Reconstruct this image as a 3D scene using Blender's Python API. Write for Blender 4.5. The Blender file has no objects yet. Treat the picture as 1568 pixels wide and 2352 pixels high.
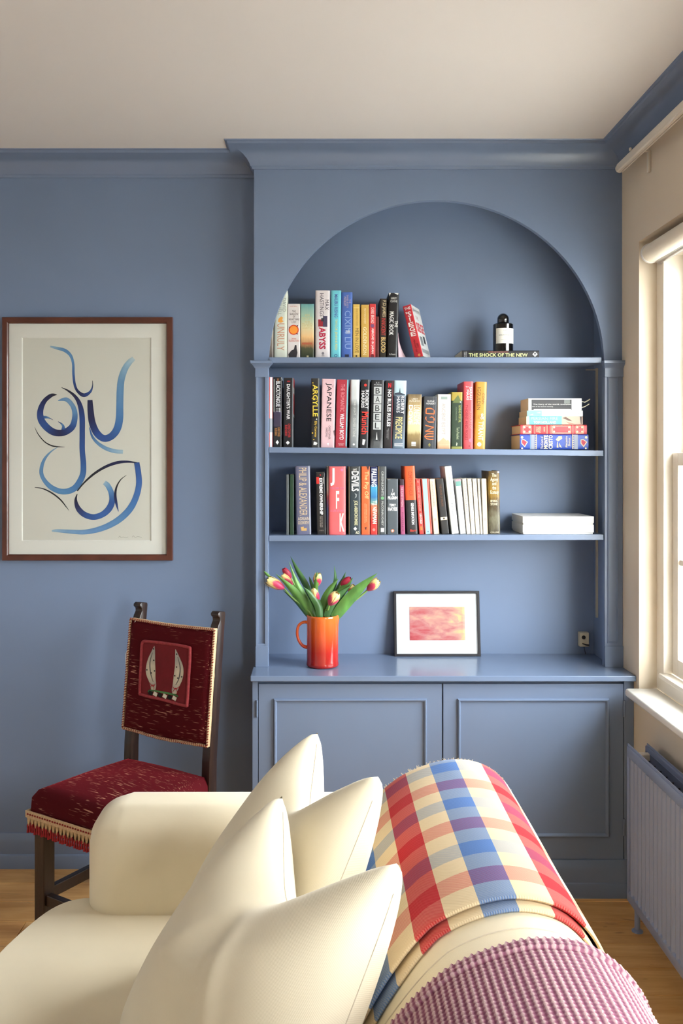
import bpy, bmesh, math, random
from mathutils import Vector, Matrix, Euler

random.seed(7)
sc = bpy.context.scene
COL = sc.collection
R = math.radians

# ---------------------------------------------------------------- camera, sky, exposure
# the photograph is 1568 x 2352; its vanishing point lies at (728, 1048); focal length 2089 px
F, CX, CY, CH = 2089.0, 728.0, 1048.0, 1.535
cam_d = bpy.data.cameras.new('camera')
cam = bpy.data.objects.new('camera', cam_d)
COL.objects.link(cam)
cam.location = (0, 0, CH)
cam.rotation_euler = (R(90), 0, 0)
cam_d.sensor_fit = 'HORIZONTAL'
cam_d.sensor_width = 36
cam_d.lens = 36 * F / 1568
cam_d.shift_x = (784 - CX) / 1568
cam_d.shift_y = (CY - 1176) / 1568
cam_d.clip_start = 0.02
sc.camera = cam
sc.view_settings.view_transform = 'Standard'
sc.view_settings.look = 'None'
sc.view_settings.gamma = 1
sc.view_settings.use_curve_mapping = False
sc.view_settings.exposure = 1.82

SKY = 7.0
world = bpy.data.worlds.new('overcast_sky')
sc.world = world
world.use_nodes = True
wn = world.node_tree
wn.nodes['Background'].inputs[0].default_value = (0.93, 0.97, 1.0, 1)
wn.nodes['Background'].inputs[1].default_value = SKY

ROOM = dict(x0=-3.1, x1=1.106, y0=-2.6, zc=2.653)
XR, ZC = ROOM['x1'], ROOM['zc']
WINS = [(1.85, 3.126), (-0.25, 0.95)]          # openings in the right wall (y ranges)
WZ0, WZ1 = 0.739, 2.273
for i, (a, b) in enumerate(WINS):              # sky portals sit in the openings
    ld = bpy.data.lights.new('sky_portal', 'AREA')
    ld.shape = 'RECTANGLE'
    ld.size, ld.size_y = (WZ1 - WZ0), (b - a)
    ld.cycles.is_portal = True
    lo = bpy.data.objects.new('sky_portal', ld)
    COL.objects.link(lo)
    lo.location = (1.33, (a + b) / 2, (WZ0 + WZ1) / 2)
    lo.rotation_euler = (0, R(90), 0)          # shines towards -X

# ---------------------------------------------------------------- helpers
def lin(c):
    out = []
    for v in c[:3]:
        v = v / 255.0
        out.append(v / 12.92 if v <= 0.04045 else ((v + 0.055) / 1.055) ** 2.4)
    return (*out, 1.0)

def W(x, y, Y):
    return Vector(((x - CX) * Y / F, Y, CH - (y - CY) * Y / F))

def px(n, Y):
    return n * Y / F

_mats = {}
def nodes_of(name):
    m = bpy.data.materials.new(name)
    m.use_nodes = True
    nt = m.node_tree
    return m, nt, nt.nodes['Principled BSDF']

def node(nt, typ, **kw):
    n = nt.nodes.new(typ)
    for k, v in kw.items():
        if k.startswith('i_'):
            key = k[2:]
            n.inputs[int(key) if key.isdigit() else key].default_value = v
        else:
            setattr(n, k, v)
    return n

def add_bump(nt, bs, height, strength, dist=0.002):
    b = node(nt, 'ShaderNodeBump', i_Strength=strength, i_Distance=dist)
    nt.links.new(height, b.inputs['Height'])
    nt.links.new(b.outputs[0], bs.inputs['Normal'])

def M(name, col, rough=0.5, metal=0.0, var=0.0, vscale=8.0, bump=0.0, bscale=120.0, coat=0.0, sheen=0.0, spec=0.5, stretch=None):
    """plain procedural material: colour with a little noise, optional fine bump"""
    if name in _mats: return _mats[name]
    m, nt, bs = nodes_of(name)
    c = lin(col)
    bs.inputs['Base Color'].default_value = c
    bs.inputs['Roughness'].default_value = rough
    bs.inputs['Metallic'].default_value = metal
    bs.inputs['Coat Weight'].default_value = coat
    bs.inputs['Sheen Weight'].default_value = sheen
    bs.inputs['Specular IOR Level'].default_value = spec
    if var or bump:
        tc = node(nt, 'ShaderNodeTexCoord')
        mp = node(nt, 'ShaderNodeMapping')
        if stretch: mp.inputs['Scale'].default_value = stretch
        nt.links.new(tc.outputs['Object'], mp.inputs[0])
        if var:
            n = node(nt, 'ShaderNodeTexNoise', i_Scale=vscale, i_Detail=4.0)
            nt.links.new(mp.outputs[0], n.inputs['Vector'])
            rp = node(nt, 'ShaderNodeValToRGB')
            rp.color_ramp.elements[0].position = 0.3
            rp.color_ramp.elements[1].position = 0.7
            rp.color_ramp.elements[0].color = tuple(v * (1 - var) for v in c[:3]) + (1,)
            rp.color_ramp.elements[1].color = tuple(min(1, v * (1 + var)) for v in c[:3]) + (1,)
            nt.links.new(n.outputs[0], rp.inputs[0])
            nt.links.new(rp.outputs[0], bs.inputs['Base Color'])
        if bump:
            n2 = node(nt, 'ShaderNodeTexNoise', i_Scale=bscale, i_Detail=3.0)
            nt.links.new(mp.outputs[0], n2.inputs['Vector'])
            add_bump(nt, bs, n2.outputs[0], bump)
    _mats[name] = m
    return m

def INK(col):
    """flat print in one colour"""
    return M('print_%02x%02x%02x' % tuple(int(v) for v in col[:3]), col, rough=0.55)

def RAMP(name, stops, axis='Z', rough=0.45, const=True, coords='Generated', noise=0.0, coat=0.0):
    """colour bands along one axis of the object's own box"""
    if name in _mats: return _mats[name]
    m, nt, bs = nodes_of(name)
    tc = node(nt, 'ShaderNodeTexCoord')
    sx = node(nt, 'ShaderNodeSeparateXYZ')
    nt.links.new(tc.outputs[coords], sx.inputs[0])
    rp = node(nt, 'ShaderNodeValToRGB')
    rp.color_ramp.interpolation = 'CONSTANT' if const else 'LINEAR'
    el = rp.color_ramp.elements
    while len(el) < len(stops): el.new(0.5)
    for e, (p, c) in zip(el, stops):
        e.position = p
    for e, (p, c) in zip(el, stops):
        e.color = lin(c)
    src = sx.outputs[axis]
    if noise:
        nz = node(nt, 'ShaderNodeTexNoise', i_Scale=9.0, i_Detail=5.0)
        nt.links.new(tc.outputs[coords], nz.inputs['Vector'])
        ma = node(nt, 'ShaderNodeMath', operation='MULTIPLY_ADD')
        ma.inputs[1].default_value = noise
        nt.links.new(nz.outputs[0], ma.inputs[0])
        nt.links.new(src, ma.inputs[2])
        sb = node(nt, 'ShaderNodeMath', operation='SUBTRACT')
        sb.inputs[1].default_value = noise * 0.5
        nt.links.new(ma.outputs[0], sb.inputs[0])
        src = sb.outputs[0]
    nt.links.new(src, rp.inputs[0])
    nt.links.new(rp.outputs[0], bs.inputs['Base Color'])
    bs.inputs['Roughness'].default_value = rough
    bs.inputs['Coat Weight'].default_value = coat
    _mats[name] = m
    return m

class G:
    """collects shapes, then links them as ONE mesh object"""
    def __init__(s):
        s.bm = bmesh.new()
        s.uv = None
    def poly(s, pts):
        try: return s.bm.faces.new([s.bm.verts.new(p) for p in pts])
        except ValueError: return None
    def box(s, x0, x1, y0, y1, z0, z1, bev=0.0, seg=2):
        x0, x1 = min(x0, x1), max(x0, x1); y0, y1 = min(y0, y1), max(y0, y1); z0, z1 = min(z0, z1), max(z0, z1)
        v = [s.bm.verts.new(p) for p in ((x0,y0,z0),(x1,y0,z0),(x1,y1,z0),(x0,y1,z0),(x0,y0,z1),(x1,y0,z1),(x1,y1,z1),(x0,y1,z1))]
        fs = [s.bm.faces.new([v[i] for i in q]) for q in ((3,2,1,0),(4,5,6,7),(0,1,5,4),(1,2,6,5),(2,3,7,6),(3,0,4,7))]
        if bev > 0:
            es = list({e for f in fs for e in f.edges})
            bmesh.ops.bevel(s.bm, geom=es, offset=bev, segments=seg, profile=0.5, affect='EDGES', clamp_overlap=True)
        return s
    def prism(s, pts, lo, hi, axis='X', bev=0.0, seg=2):
        """2-D outline extruded: axis X -> pts (y,z); Y -> (x,z); Z -> (x,y)"""
        mk = {'X': lambda p, t: (t, p[0], p[1]), 'Y': lambda p, t: (p[0], t, p[1]), 'Z': lambda p, t: (p[0], p[1], t)}[axis]
        a = [s.bm.verts.new(mk(p, lo)) for p in pts]
        b = [s.bm.verts.new(mk(p, hi)) for p in pts]
        n = len(pts)
        fs = [s.bm.faces.new(a[::-1]), s.bm.faces.new(b)]
        for i in range(n):
            fs.append(s.bm.faces.new((a[i], a[(i+1) % n], b[(i+1) % n], b[i])))
        bmesh.ops.recalc_face_normals(s.bm, faces=fs)
        if bev > 0:
            es = list({e for f in fs for e in f.edges})
            bmesh.ops.bevel(s.bm, geom=es, offset=bev, segments=seg, profile=0.5, affect='EDGES', clamp_overlap=True)
        return s
    def grid(s, rows, close_u=False, uvs=None):
        """rows: list of equal-length lists of points"""
        vs = [[s.bm.verts.new(p) for p in r] for r in rows]
        lay = None
        if uvs is not None:
            lay = s.bm.loops.layers.uv.verify()
        n = len(rows[0])
        for i in range(len(rows) - 1):
            for j in range(n if close_u else n - 1):
                k = (j + 1) % n
                f = s.bm.faces.new((vs[i][j], vs[i][k], vs[i+1][k], vs[i+1][j]))
                if lay:
                    for lp, (a, b) in zip(f.loops, ((i, j), (i, k), (i+1, k), (i+1, j))):
                        lp[lay].uv = uvs[a][b]
        return vs
    def cap(s, ring, flip=False):
        try: s.bm.faces.new(ring[::-1] if flip else ring)
        except ValueError: pass
    def tube(s, pts, rad, n=8, caps=True):
        pts = [Vector(p) for p in pts]
        rs = rad if isinstance(rad, (list, tuple)) else [rad] * len(pts)
        rows = []
        up = None
        for i, p in enumerate(pts):
            d = (pts[min(i+1, len(pts)-1)] - pts[max(i-1, 0)]).normalized()
            if up is None:
                up = d.orthogonal().normalized()
            up = (up - d * up.dot(d))
            up = up.normalized() if up.length > 1e-6 else d.orthogonal().normalized()
            sd = d.cross(up)
            rows.append([p + (up * math.cos(2*math.pi*k/n) + sd * math.sin(2*math.pi*k/n)) * rs[i] for k in range(n)])
        vs = s.grid(rows, close_u=True)
        if caps:
            s.cap(vs[0], True); s.cap(vs[-1])
        return s
    def lathe(s, prof, n=32, center=(0, 0, 0), axis='Z'):
        rows = []
        for r, z in prof:
            ring = []
            for k in range(n):
                a = 2 * math.pi * k / n
                if axis == 'Z': p = (center[0] + r*math.cos(a), center[1] + r*math.sin(a), center[2] + z)
                elif axis == 'Y': p = (center[0] + r*math.cos(a), center[1] + z, center[2] + r*math.sin(a))
                else: p = (center[0] + z, center[1] + r*math.cos(a), center[2] + r*math.sin(a))
                ring.append(p)
            rows.append(ring)
        vs = s.grid(rows, close_u=True)
        s.cap(vs[0], True); s.cap(vs[-1])
        return s
    def sweep(s, path, prof, zbase=0.0):
        """profile (offset to the right of the path, z) swept with mitres along an XY path"""
        rows = []
        n = len(path)
        P = [Vector(p) for p in path]
        for i in range(n):
            d0 = (P[i] - P[i-1]).normalized() if i else None
            d1 = (P[i+1] - P[i]).normalized() if i < n-1 else None
            n0 = Vector((d0.y, -d0.x)) if d0 else None
            n1 = Vector((d1.y, -d1.x)) if d1 else None
            if n0 is None: m = n1
            elif n1 is None: m = n0
            else:
                m = (n0 + n1)
                m = m / m.dot(n0) if m.length > 1e-6 else n0
            rows.append([(P[i].x + m.x*o, P[i].y + m.y*o, zbase + z) for o, z in prof])
        vs = s.grid(rows)
        s.cap(vs[0]); s.cap(vs[-1], True)
        return s
    def frame(s, x0, x1, z0, z1, y, prof, closed=True):
        """rectangular frame: profile points (inset from the outer edge, distance out towards -Y)"""
        rows = []
        for i, o in prof:
            rows.append([(x0+i, y-o, z0+i), (x1-i, y-o, z0+i), (x1-i, y-o, z1-i), (x0+i, y-o, z1-i)])
        if closed: rows.append(rows[0])
        vs = [[s.bm.verts.new(p) for p in r] for r in rows]
        for a, b in zip(vs, vs[1:]):
            for j in range(4):
                k = (j+1) % 4
                s.bm.faces.new((a[j], a[k], b[k], b[j]))
        bmesh.ops.remove_doubles(s.bm, verts=[v for r in vs for v in r], dist=1e-6)
        bmesh.ops.recalc_face_normals(s.bm, faces=s.bm.faces[:])
        return s
    def mesh(s, name, mat, smooth=None, recalc=True):
        me = bpy.data.meshes.new(name)
        if recalc: bmesh.ops.recalc_face_normals(s.bm, faces=s.bm.faces[:])
        s.bm.to_mesh(me); s.bm.free()
        if mat: me.materials.append(mat)
        if smooth is not None and len(me.polygons):
            me.polygons.foreach_set('use_smooth', [True] * len(me.polygons))
            me.set_sharp_from_angle(angle=R(smooth))
        return me
    def obj(s, name, mat, parent=None, smooth=None, world=True, recalc=True, **props):
        me = s.mesh(name, mat, smooth, recalc)
        return link(name, me, parent, world, **props)

_root = {}
def link(name, me, parent=None, world=True, loc=None, rot=None, **props):
    o = bpy.data.objects.new(name, me)
    COL.objects.link(o)
    if parent is not None:
        o.parent = parent
        r = _root.get(parent.name)
        if world and r is not None and me is not None and (r - Vector((0,0,0))).length > 0:
            me.transform(Matrix.Translation(-r))
        _root[o.name] = r if r is not None else Vector((0,0,0))
    else:
        _root[o.name] = Vector(loc) if loc is not None and world else Vector((0,0,0))
        if loc is not None and world and me is not None:
            me.transform(Matrix.Translation(-Vector(loc)))
    if loc is not None: o.location = loc
    if rot is not None: o.rotation_euler = rot
    for k, v in props.items():
        if v: o[k] = v
    return o

def thing(name, label, cat, loc, rot=None, group=None):
    o = bpy.data.objects.new(name, None)
    COL.objects.link(o)
    o.empty_display_size = 0.05
    o.location = loc
    if rot: o.rotation_euler = rot
    o['label'] = label; o['category'] = cat
    if group: o['group'] = group
    _root[o.name] = Vector(loc)
    return o

def bez(pts, n):
    """Catmull-Rom through the points (tuples of any length)"""
    out = []
    P = [pts[0]] + list(pts) + [pts[-1]]
    for i in range(1, len(P) - 2):
        for k in range(n):
            t = k / n
            a, b, c, d = P[i-1], P[i], P[i+1], P[i+2]
            out.append(tuple(0.5*((2*b[j]) + (-a[j]+c[j])*t + (2*a[j]-5*b[j]+4*c[j]-d[j])*t*t + (-a[j]+3*b[j]-3*c[j]+d[j])*t**3) for j in range(len(b))))
    out.append(tuple(pts[-1]))
    return out

_fc = bpy.data.curves.new('lettering', 'FONT')
_fo = bpy.data.objects.new('lettering', _fc)
def text_polys(s, bold=0.0):
    """(points scaled to 0..1, faces) of a line or lines of lettering"""
    _fc.body = s; _fc.resolution_u = 2; _fc.offset = bold; _fc.space_line = 0.9; _fc.align_x = 'CENTER'
    me = bpy.data.meshes.new_from_object(_fo)
    vs = [(v.co.x, v.co.y) for v in me.vertices]
    fs = [tuple(p.vertices) for p in me.polygons]
    bpy.data.meshes.remove(me)
    if not vs: return [], []
    x0, x1 = min(v[0] for v in vs), max(v[0] for v in vs)
    y0, y1 = min(v[1] for v in vs), max(v[1] for v in vs)
    return [((x-x0)/(x1-x0+1e-9), (y-y0)/(y1-y0+1e-9)) for x, y in vs], fs

def raw(name, vs, fs, mat, parent=None, world=True, smooth=None, **props):
    me = bpy.data.meshes.new(name)
    me.from_pydata([tuple(v) for v in vs], [], fs)
    me.update()
    if mat: me.materials.append(mat)
    if smooth is not None:
        me.polygons.foreach_set('use_smooth', [True]*len(me.polygons))
        me.set_sharp_from_angle(angle=R(smooth))
    return link(name, me, parent, world, **props)

def lettering(name, s, mp, col, parent, bold=0.0, world=False):
    vs, fs = text_polys(s, bold)
    if not vs: return None
    return raw(name, [mp(u, v) for u, v in vs], fs, INK(col), parent, world)

# ---------------------------------------------------------------- materials
BLUE = M('blue_wall_paint', (115, 133, 162), rough=0.5, var=0.03, vscale=3.0, bump=0.06, bscale=90)
BLUE_GLOSS = M('blue_satin_woodwork', (114, 130, 156), rough=0.27, var=0.02, vscale=5.0, bump=0.03, bscale=60)
BLUE_DARKGAP = M('dark_gap', (28, 30, 38), rough=0.9)
CEIL = M('ceiling_paint', (212, 207, 203), rough=0.9, var=0.015, vscale=1.5)
CREAM_WALL = M('cream_wall_paint', (222, 208, 186), rough=0.75, var=0.02, vscale=3.0, bump=0.05)
WHITE_WOOD = M('white_window_paint', (238, 230, 216), rough=0.35, var=0.01)
RAIL_WHITE = M('white_enamel', (226, 219, 205), rough=0.35, var=0.01)
METAL = M('brushed_aluminium', (205, 207, 212), rough=0.28, metal=1.0, var=0.03)
BRASS = M('dull_brass', (190, 184, 164), rough=0.5, metal=0.3, var=0.05)
DARKWOOD = M('dark_stained_oak', (40, 23, 16), rough=0.38, var=0.4, vscale=14, stretch=(6, 6, 0.8), bump=0.15, bscale=60, coat=0.15)
FRAMEWOOD = M('mahogany_frame', (84, 44, 32), rough=0.35, var=0.25, vscale=12, stretch=(1, 6, 1), coat=0.2)
BLACKFRAME = M('black_frame', (34, 33, 38), rough=0.4, var=0.05)
PAPER = M('artist_paper', (222, 219, 208), rough=0.9, var=0.02, vscale=2.5, bump=0.05, bscale=300)
MOUNT = M('mount_board', (236, 234, 226), rough=0.9, var=0.01)
MOUNT_WHITE = M('white_mount_board', (222, 225, 229), rough=0.85, var=0.01)
PAGES = RAMP('book_pages', [(0, (216, 204, 180)), (1, (226, 216, 194))], axis='X', rough=0.9, const=False, noise=0.4)
WHITE_BOX = M('white_card', (222, 221, 218), rough=0.6, var=0.01)
BLACK_GLOSS = M('black_glass', (8, 8, 9), rough=0.08, coat=0.5, var=0.02)
RADIATOR_PAINT = M('grey_blue_radiator_enamel', (138, 150, 178), rough=0.35, var=0.02)

def make_glass():
    m = bpy.data.materials.new('clear_glass'); m.use_nodes = True
    nt = m.node_tree; nt.nodes.clear()
    out = node(nt, 'ShaderNodeOutputMaterial')
    mx = node(nt, 'ShaderNodeMixShader')
    # Schlick reflectance from |cos|, so that the pane behaves alike from both sides
    ge = node(nt, 'ShaderNodeNewGeometry')
    dt = node(nt, 'ShaderNodeVectorMath', operation='DOT_PRODUCT')
    nt.links.new(ge.outputs['Normal'], dt.inputs[0]); nt.links.new(ge.outputs['Incoming'], dt.inputs[1])
    ab = node(nt, 'ShaderNodeMath', operation='ABSOLUTE'); nt.links.new(dt.outputs['Value'], ab.inputs[0])
    om = node(nt, 'ShaderNodeMath', operation='SUBTRACT', use_clamp=True); om.inputs[0].default_value = 1.0; nt.links.new(ab.outputs[0], om.inputs[1])
    pw_ = node(nt, 'ShaderNodeMath', operation='POWER'); pw_.inputs[1].default_value = 5.0; nt.links.new(om.outputs[0], pw_.inputs[0])
    fr = node(nt, 'ShaderNodeMath', operation='MULTIPLY_ADD'); fr.inputs[1].default_value = 0.97; fr.inputs[2].default_value = 0.025; nt.links.new(pw_.outputs[0], fr.inputs[0])
    tr = node(nt, 'ShaderNodeBsdfTransparent'); tr.inputs[0].default_value = (0.97, 0.98, 0.98, 1)
    gl = node(nt, 'ShaderNodeBsdfGlossy', i_Roughness=0.02)
    nt.links.new(fr.outputs[0], mx.inputs[0]); nt.links.new(tr.outputs[0], mx.inputs[1]); nt.links.new(gl.outputs[0], mx.inputs[2])
    nt.links.new(mx.outputs[0], out.inputs[0])
    return m
GLASS = make_glass()
PALE_WALL = M('pale_grey_wall_paint', (232, 233, 234), rough=0.8, var=0.02, vscale=3.0)

def fabric(name, col, scale=260.0, bump=0.35, var=0.05, sheen=0.25, uv=False, twill=True, dist=0.0015, wob=3.0):
    m, nt, bs = nodes_of(name)
    tc = node(nt, 'ShaderNodeTexCoord')
    co = tc.outputs['UV' if uv else 'Object']
    wv = node(nt, 'ShaderNodeTexWave', wave_type='BANDS', bands_direction='DIAGONAL' if twill else 'X', i_Scale=scale, i_Distortion=wob)
    wv.inputs['Detail'].default_value = 2.0; wv.inputs['Detail Scale'].default_value = 1.5
    nt.links.new(co, wv.inputs['Vector'])
    nz = node(nt, 'ShaderNodeTexNoise', i_Scale=700.0, i_Detail=2.0)
    nt.links.new(co, nz.inputs['Vector'])
    ad = node(nt, 'ShaderNodeMath', operation='ADD')
    nt.links.new(wv.outputs['Fac'], ad.inputs[0]); nt.links.new(nz.outputs[0], ad.inputs[1])
    add_bump(nt, bs, ad.outputs[0], bump, dist)
    n2 = node(nt, 'ShaderNodeTexNoise', i_Scale=5.0, i_Detail=5.0)
    nt.links.new(co, n2.inputs['Vector'])
    c = lin(col)
    rp = node(nt, 'ShaderNodeValToRGB')
    rp.color_ramp.elements[0].position = 0.25; rp.color_ramp.elements[1].position = 0.75
    rp.color_ramp.elements[0].color = tuple(v*(1-var) for v in c[:3]) + (1,)
    rp.color_ramp.elements[1].color = tuple(min(1, v*(1+var)) for v in c[:3]) + (1,)
    nt.links.new(n2.outputs[0], rp.inputs[0])
    nt.links.new(rp.outputs[0], bs.inputs['Base Color'])
    bs.inputs['Roughness'].default_value = 0.9
    bs.inputs['Sheen Weight'].default_value = sheen
    bs.inputs['Specular IOR Level'].default_value = 0.2
    return m
SOFA_FAB = fabric('cream_sofa_cloth', (241, 227, 196), scale=300, bump=0.2, twill=False, dist=0.0005)
CUSH_FAB = fabric('cream_twill_cushion_cloth', (241, 229, 201), scale=230, bump=0.16, uv=True, dist=0.0007, wob=0.9)
PIPING = fabric('cream_seam_thread', (226, 212, 186), scale=300, bump=0.2)

def make_oak():
    m, nt, bs = nodes_of('oak_floorboard')
    tc = node(nt, 'ShaderNodeTexCoord'); oi = node(nt, 'ShaderNodeObjectInfo')
    vm = node(nt, 'ShaderNodeVectorMath', operation='MULTIPLY_ADD')
    cb = node(nt, 'ShaderNodeCombineXYZ')
    for k in range(3): nt.links.new(oi.outputs['Random'], cb.inputs[k])
    nt.links.new(cb.outputs[0], vm.inputs[0]); vm.inputs[1].default_value = (31, 17, 9)
    nt.links.new(tc.outputs['Object'], vm.inputs[2])
    mp = node(nt, 'ShaderNodeMapping'); mp.inputs['Scale'].default_value = (1.0, 9.0, 1.0)
    nt.links.new(vm.outputs[0], mp.inputs[0])
    n1 = node(nt, 'ShaderNodeTexNoise', i_Scale=3.0, i_Detail=7.0, i_Roughness=0.65, i_Distortion=0.8)
    nt.links.new(mp.outputs[0], n1.inputs['Vector'])
    rp = node(nt, 'ShaderNodeValToRGB')
    e = rp.color_ramp.elements
    e[0].position = 0.28; e[0].color = lin((214, 148, 78))
    e[1].position = 0.75; e[1].color = lin((250, 202, 130))
    nt.links.new(n1.outputs[0], rp.inputs[0])
    mp2 = node(nt, 'ShaderNodeMapping'); mp2.inputs['Scale'].default_value = (2.2, 6.0, 1.0)
    nt.links.new(vm.outputs[0], mp2.inputs[0])
    n2 = node(nt, 'ShaderNodeTexNoise', i_Scale=2.2, i_Detail=3.0, i_Distortion=1.5)
    nt.links.new(mp2.outputs[0], n2.inputs['Vector'])
    kr = node(nt, 'ShaderNodeValToRGB')
    kr.color_ramp.elements[0].position = 0.25; kr.color_ramp.elements[0].color = lin((150, 98, 54))
    kr.color_ramp.elements[1].position = 0.36; kr.color_ramp.elements[1].color = (1, 1, 1, 1)
    nt.links.new(n2.outputs[0], kr.inputs[0])
    mx = node(nt, 'ShaderNodeMix', data_type='RGBA', blend_type='MULTIPLY'); mx.inputs[0].default_value = 0.8
    nt.links.new(rp.outputs[0], mx.inputs[6]); nt.links.new(kr.outputs[0], mx.inputs[7])
    hs = node(nt, 'ShaderNodeHueSaturation')
    mr = node(nt, 'ShaderNodeMapRange'); mr.inputs[3].default_value = 0.86; mr.inputs[4].default_value = 1.12
    nt.links.new(oi.outputs['Random'], mr.inputs[0]); nt.links.new(mr.outputs[0], hs.inputs['Value'])
    nt.links.new(mx.outputs[2], hs.inputs['Color'])
    nt.links.new(hs.outputs[0], bs.inputs['Base Color'])
    bs.inputs['Roughness'].default_value = 0.33
    add_bump(nt, bs, n1.outputs[0], 0.08)
    return m
OAK = make_oak()
# ---------------------------------------------------------------- the room
YF, YW, YB = 3.30, 3.40, 3.51            # breast front, left wall, back of the alcove
XBL = -0.229                             # left corner of the breast
ZCT = CH - 0.7614                        # top of the cabinet worktop
YCT, YD = 3.15, 3.175                    # worktop front, cabinet doors
X0, Y0 = ROOM['x0'], ROOM['y0']

fl = G().box(X0, 1.30, Y0, 3.55, -0.06, -0.014).obj('floor', M('subfloor', (70, 52, 36), rough=0.9, var=0.1), kind='structure')
pitch, row, yy = 0.1365, 0, 3.545
rng = random.Random(11)
while yy > Y0 + 0.01:
    ya = max(Y0, yy - pitch)
    xx = X0 + 0.004
    first = rng.uniform(0.3, 1.6)
    while xx < XR - 0.002:
        xe = min(XR - 0.001, xx + (first if xx < X0 + 0.01 else rng.choice((1.15, 1.5, 1.85))))
        if XR - xe < 0.18: xe = XR - 0.001
        hx, hy = (xe - xx)/2 - 0.0006, (yy - ya)/2 - 0.0006
        g = G(); z = rng.uniform(-0.0003, 0.0003)
        b = 0.0012
        top = [(-hx+b, -hy+b, 0), (hx-b, -hy+b, 0), (hx-b, hy-b, 0), (-hx+b, hy-b, 0)]
        mid = [(-hx, -hy, -b), (hx, -hy, -b), (hx, hy, -b), (-hx, hy, -b)]
        low = [(-hx, -hy, -0.0145), (hx, -hy, -0.0145), (hx, hy, -0.0145), (-hx, hy, -0.0145)]
        vs = g.grid([low, mid, top], close_u=True); g.cap(vs[-1])
        p = link('floor_plank', g.mesh('floor_plank', OAK), fl, world=False)
        p.location = ((xx+xe)/2, (yy+ya)/2, z)
        xx = xe
    yy = ya; row += 1

G().box(X0, 1.35, Y0, 3.6, ZC, ZC+0.1).obj('ceiling', CEIL, kind='structure')
G().box(X0, XBL, YW, 3.6, -0.05, ZC).obj('wall_back', BLUE, kind='structure')
G().box(X0-0.1, X0, Y0, 3.6, -0.05, ZC).obj('wall_left', PALE_WALL, kind='structure')
G().box(X0-0.1, 1.35, Y0-0.1, Y0, -0.05, ZC).obj('wall_front', PALE_WALL, kind='structure')
# right wall with its two window openings
g = G()
edges = [Y0] + [e for w in sorted(WINS) for e in w] + [3.6]
for k in range(0, len(edges), 2):
    g.box(XR, 1.35, edges[k], edges[k+1], -0.05, ZC)
for a, b in WINS:
    g.box(XR, 1.35, a, b, -0.05, WZ0 - 0.02); g.box(XR, 1.35, a, b, WZ1, ZC)
g.obj('wall_right', CREAM_WALL, kind='structure')

# breast with the arched opening
xl, xr_ = (617-CX)*YF/F, (1387-CX)*YF/F
zs, zt = CH - (835-CY)*YF/F, CH - (460-CY)*YF/F
xc, rx, rz = (xl+xr_)/2, (xr_-xl)/2, zt - zs
N = 64
arch = [(xc - rx*math.cos(math.pi*k/N), zs + rz*math.sin(math.pi*k/N)) for k in range(N+1)]
g = G()
def front(y):
    g.poly([(XBL, y, ZCT-0.02), (xl, y, ZCT-0.02), (xl, y, zs), (xl, y, ZC), (XBL, y, ZC)])
    for (xa, za), (xb, zb) in zip(arch, arch[1:]):
        g.poly([(xa, y, za), (xb, y, zb), (xb, y, ZC), (xa, y, ZC)])
    g.poly([(xr_, y, ZCT-0.02), (XR, y, ZCT-0.02), (XR, y, ZC), (xr_, y, ZC), (xr_, y, zs)])
T = 0.023
front(YF); front(YF+T)
op = [(xl, ZCT-0.02)] + arch + [(xr_, ZCT-0.02)]
for (xa, za), (xb, zb) in zip(op, op[1:]):
    g.poly([(xa, YF, za), (xb, YF, zb), (xb, YF+T, zb), (xa, YF+T, za)])
g.poly([(XBL, YF, -0.02), (XBL, YF, ZC), (XBL, YW+0.05, ZC), (XBL, YW+0.05, -0.02)])
bmesh.ops.remove_doubles(g.bm, verts=g.bm.verts[:], dist=1e-5)
g.obj('wall_alcove', BLUE, kind='structure')
g = G()
nx0, nx1, nz1 = -0.205, 1.067, 2.52
g.poly([(nx0, YB, ZCT-0.02), (nx1, YB, ZCT-0.02), (nx1, YB, nz1), (nx0, YB, nz1)])
g.poly([(nx0, YF+T, ZCT-0.02), (nx0, YB, ZCT-0.02), (nx0, YB, nz1), (nx0, YF+T, nz1)])
g.poly([(nx1, YF+T, ZCT-0.02), (nx1, YB, ZCT-0.02), (nx1, YB, nz1), (nx1, YF+T, nz1)])
g.poly([(nx0, YF+T, nz1), (nx1, YF+T, nz1), (nx1, YB, nz1), (nx0, YB, nz1)])
g.obj('wall_niche', BLUE, kind='structure')

# cornice all round
cor = [(0, -0.078), (0.006, -0.078), (0.008, -0.070), (0.013, -0.067), (0.016, -0.058), (0.024, -0.045), (0.037, -0.032), (0.055, -0.021), (0.077, -0.014), (0.088, -0.012), (0.090, -0.004), (0.097, -0.003), (0.099, 0.0), (0, 0.0)]
path = [(X0+0.001, YW), (XBL, YW), (XBL, YF), (XR, YF), (XR, Y0)]
G().sweep(path, cor, ZC).obj('trim_1', BLUE_GLOSS, smooth=25, kind='structure')
# skirting: left wall and cabinet plinth
sk = [(0, 0), (0.020, 0), (0.020, 0.045), (0.018, 0.050), (0.013, 0.053), (0.013, 0.098), (0.011, 0.112), (0.006, 0.121), (0.004, 0.127), (0, 0.128)]
XCL = (579-CX)*YD/F
G().sweep([(X0+0.001, YW), (XCL, YW), (XCL, YD), (XR, YD)], sk, 0.0).obj('baseboard_back', BLUE_GLOSS, smooth=25, kind='structure')
G().sweep([(XR, YD-0.03), (XR, Y0)], sk, 0.0).obj('baseboard_right', WHITE_WOOD, smooth=25, kind='structure')

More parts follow.
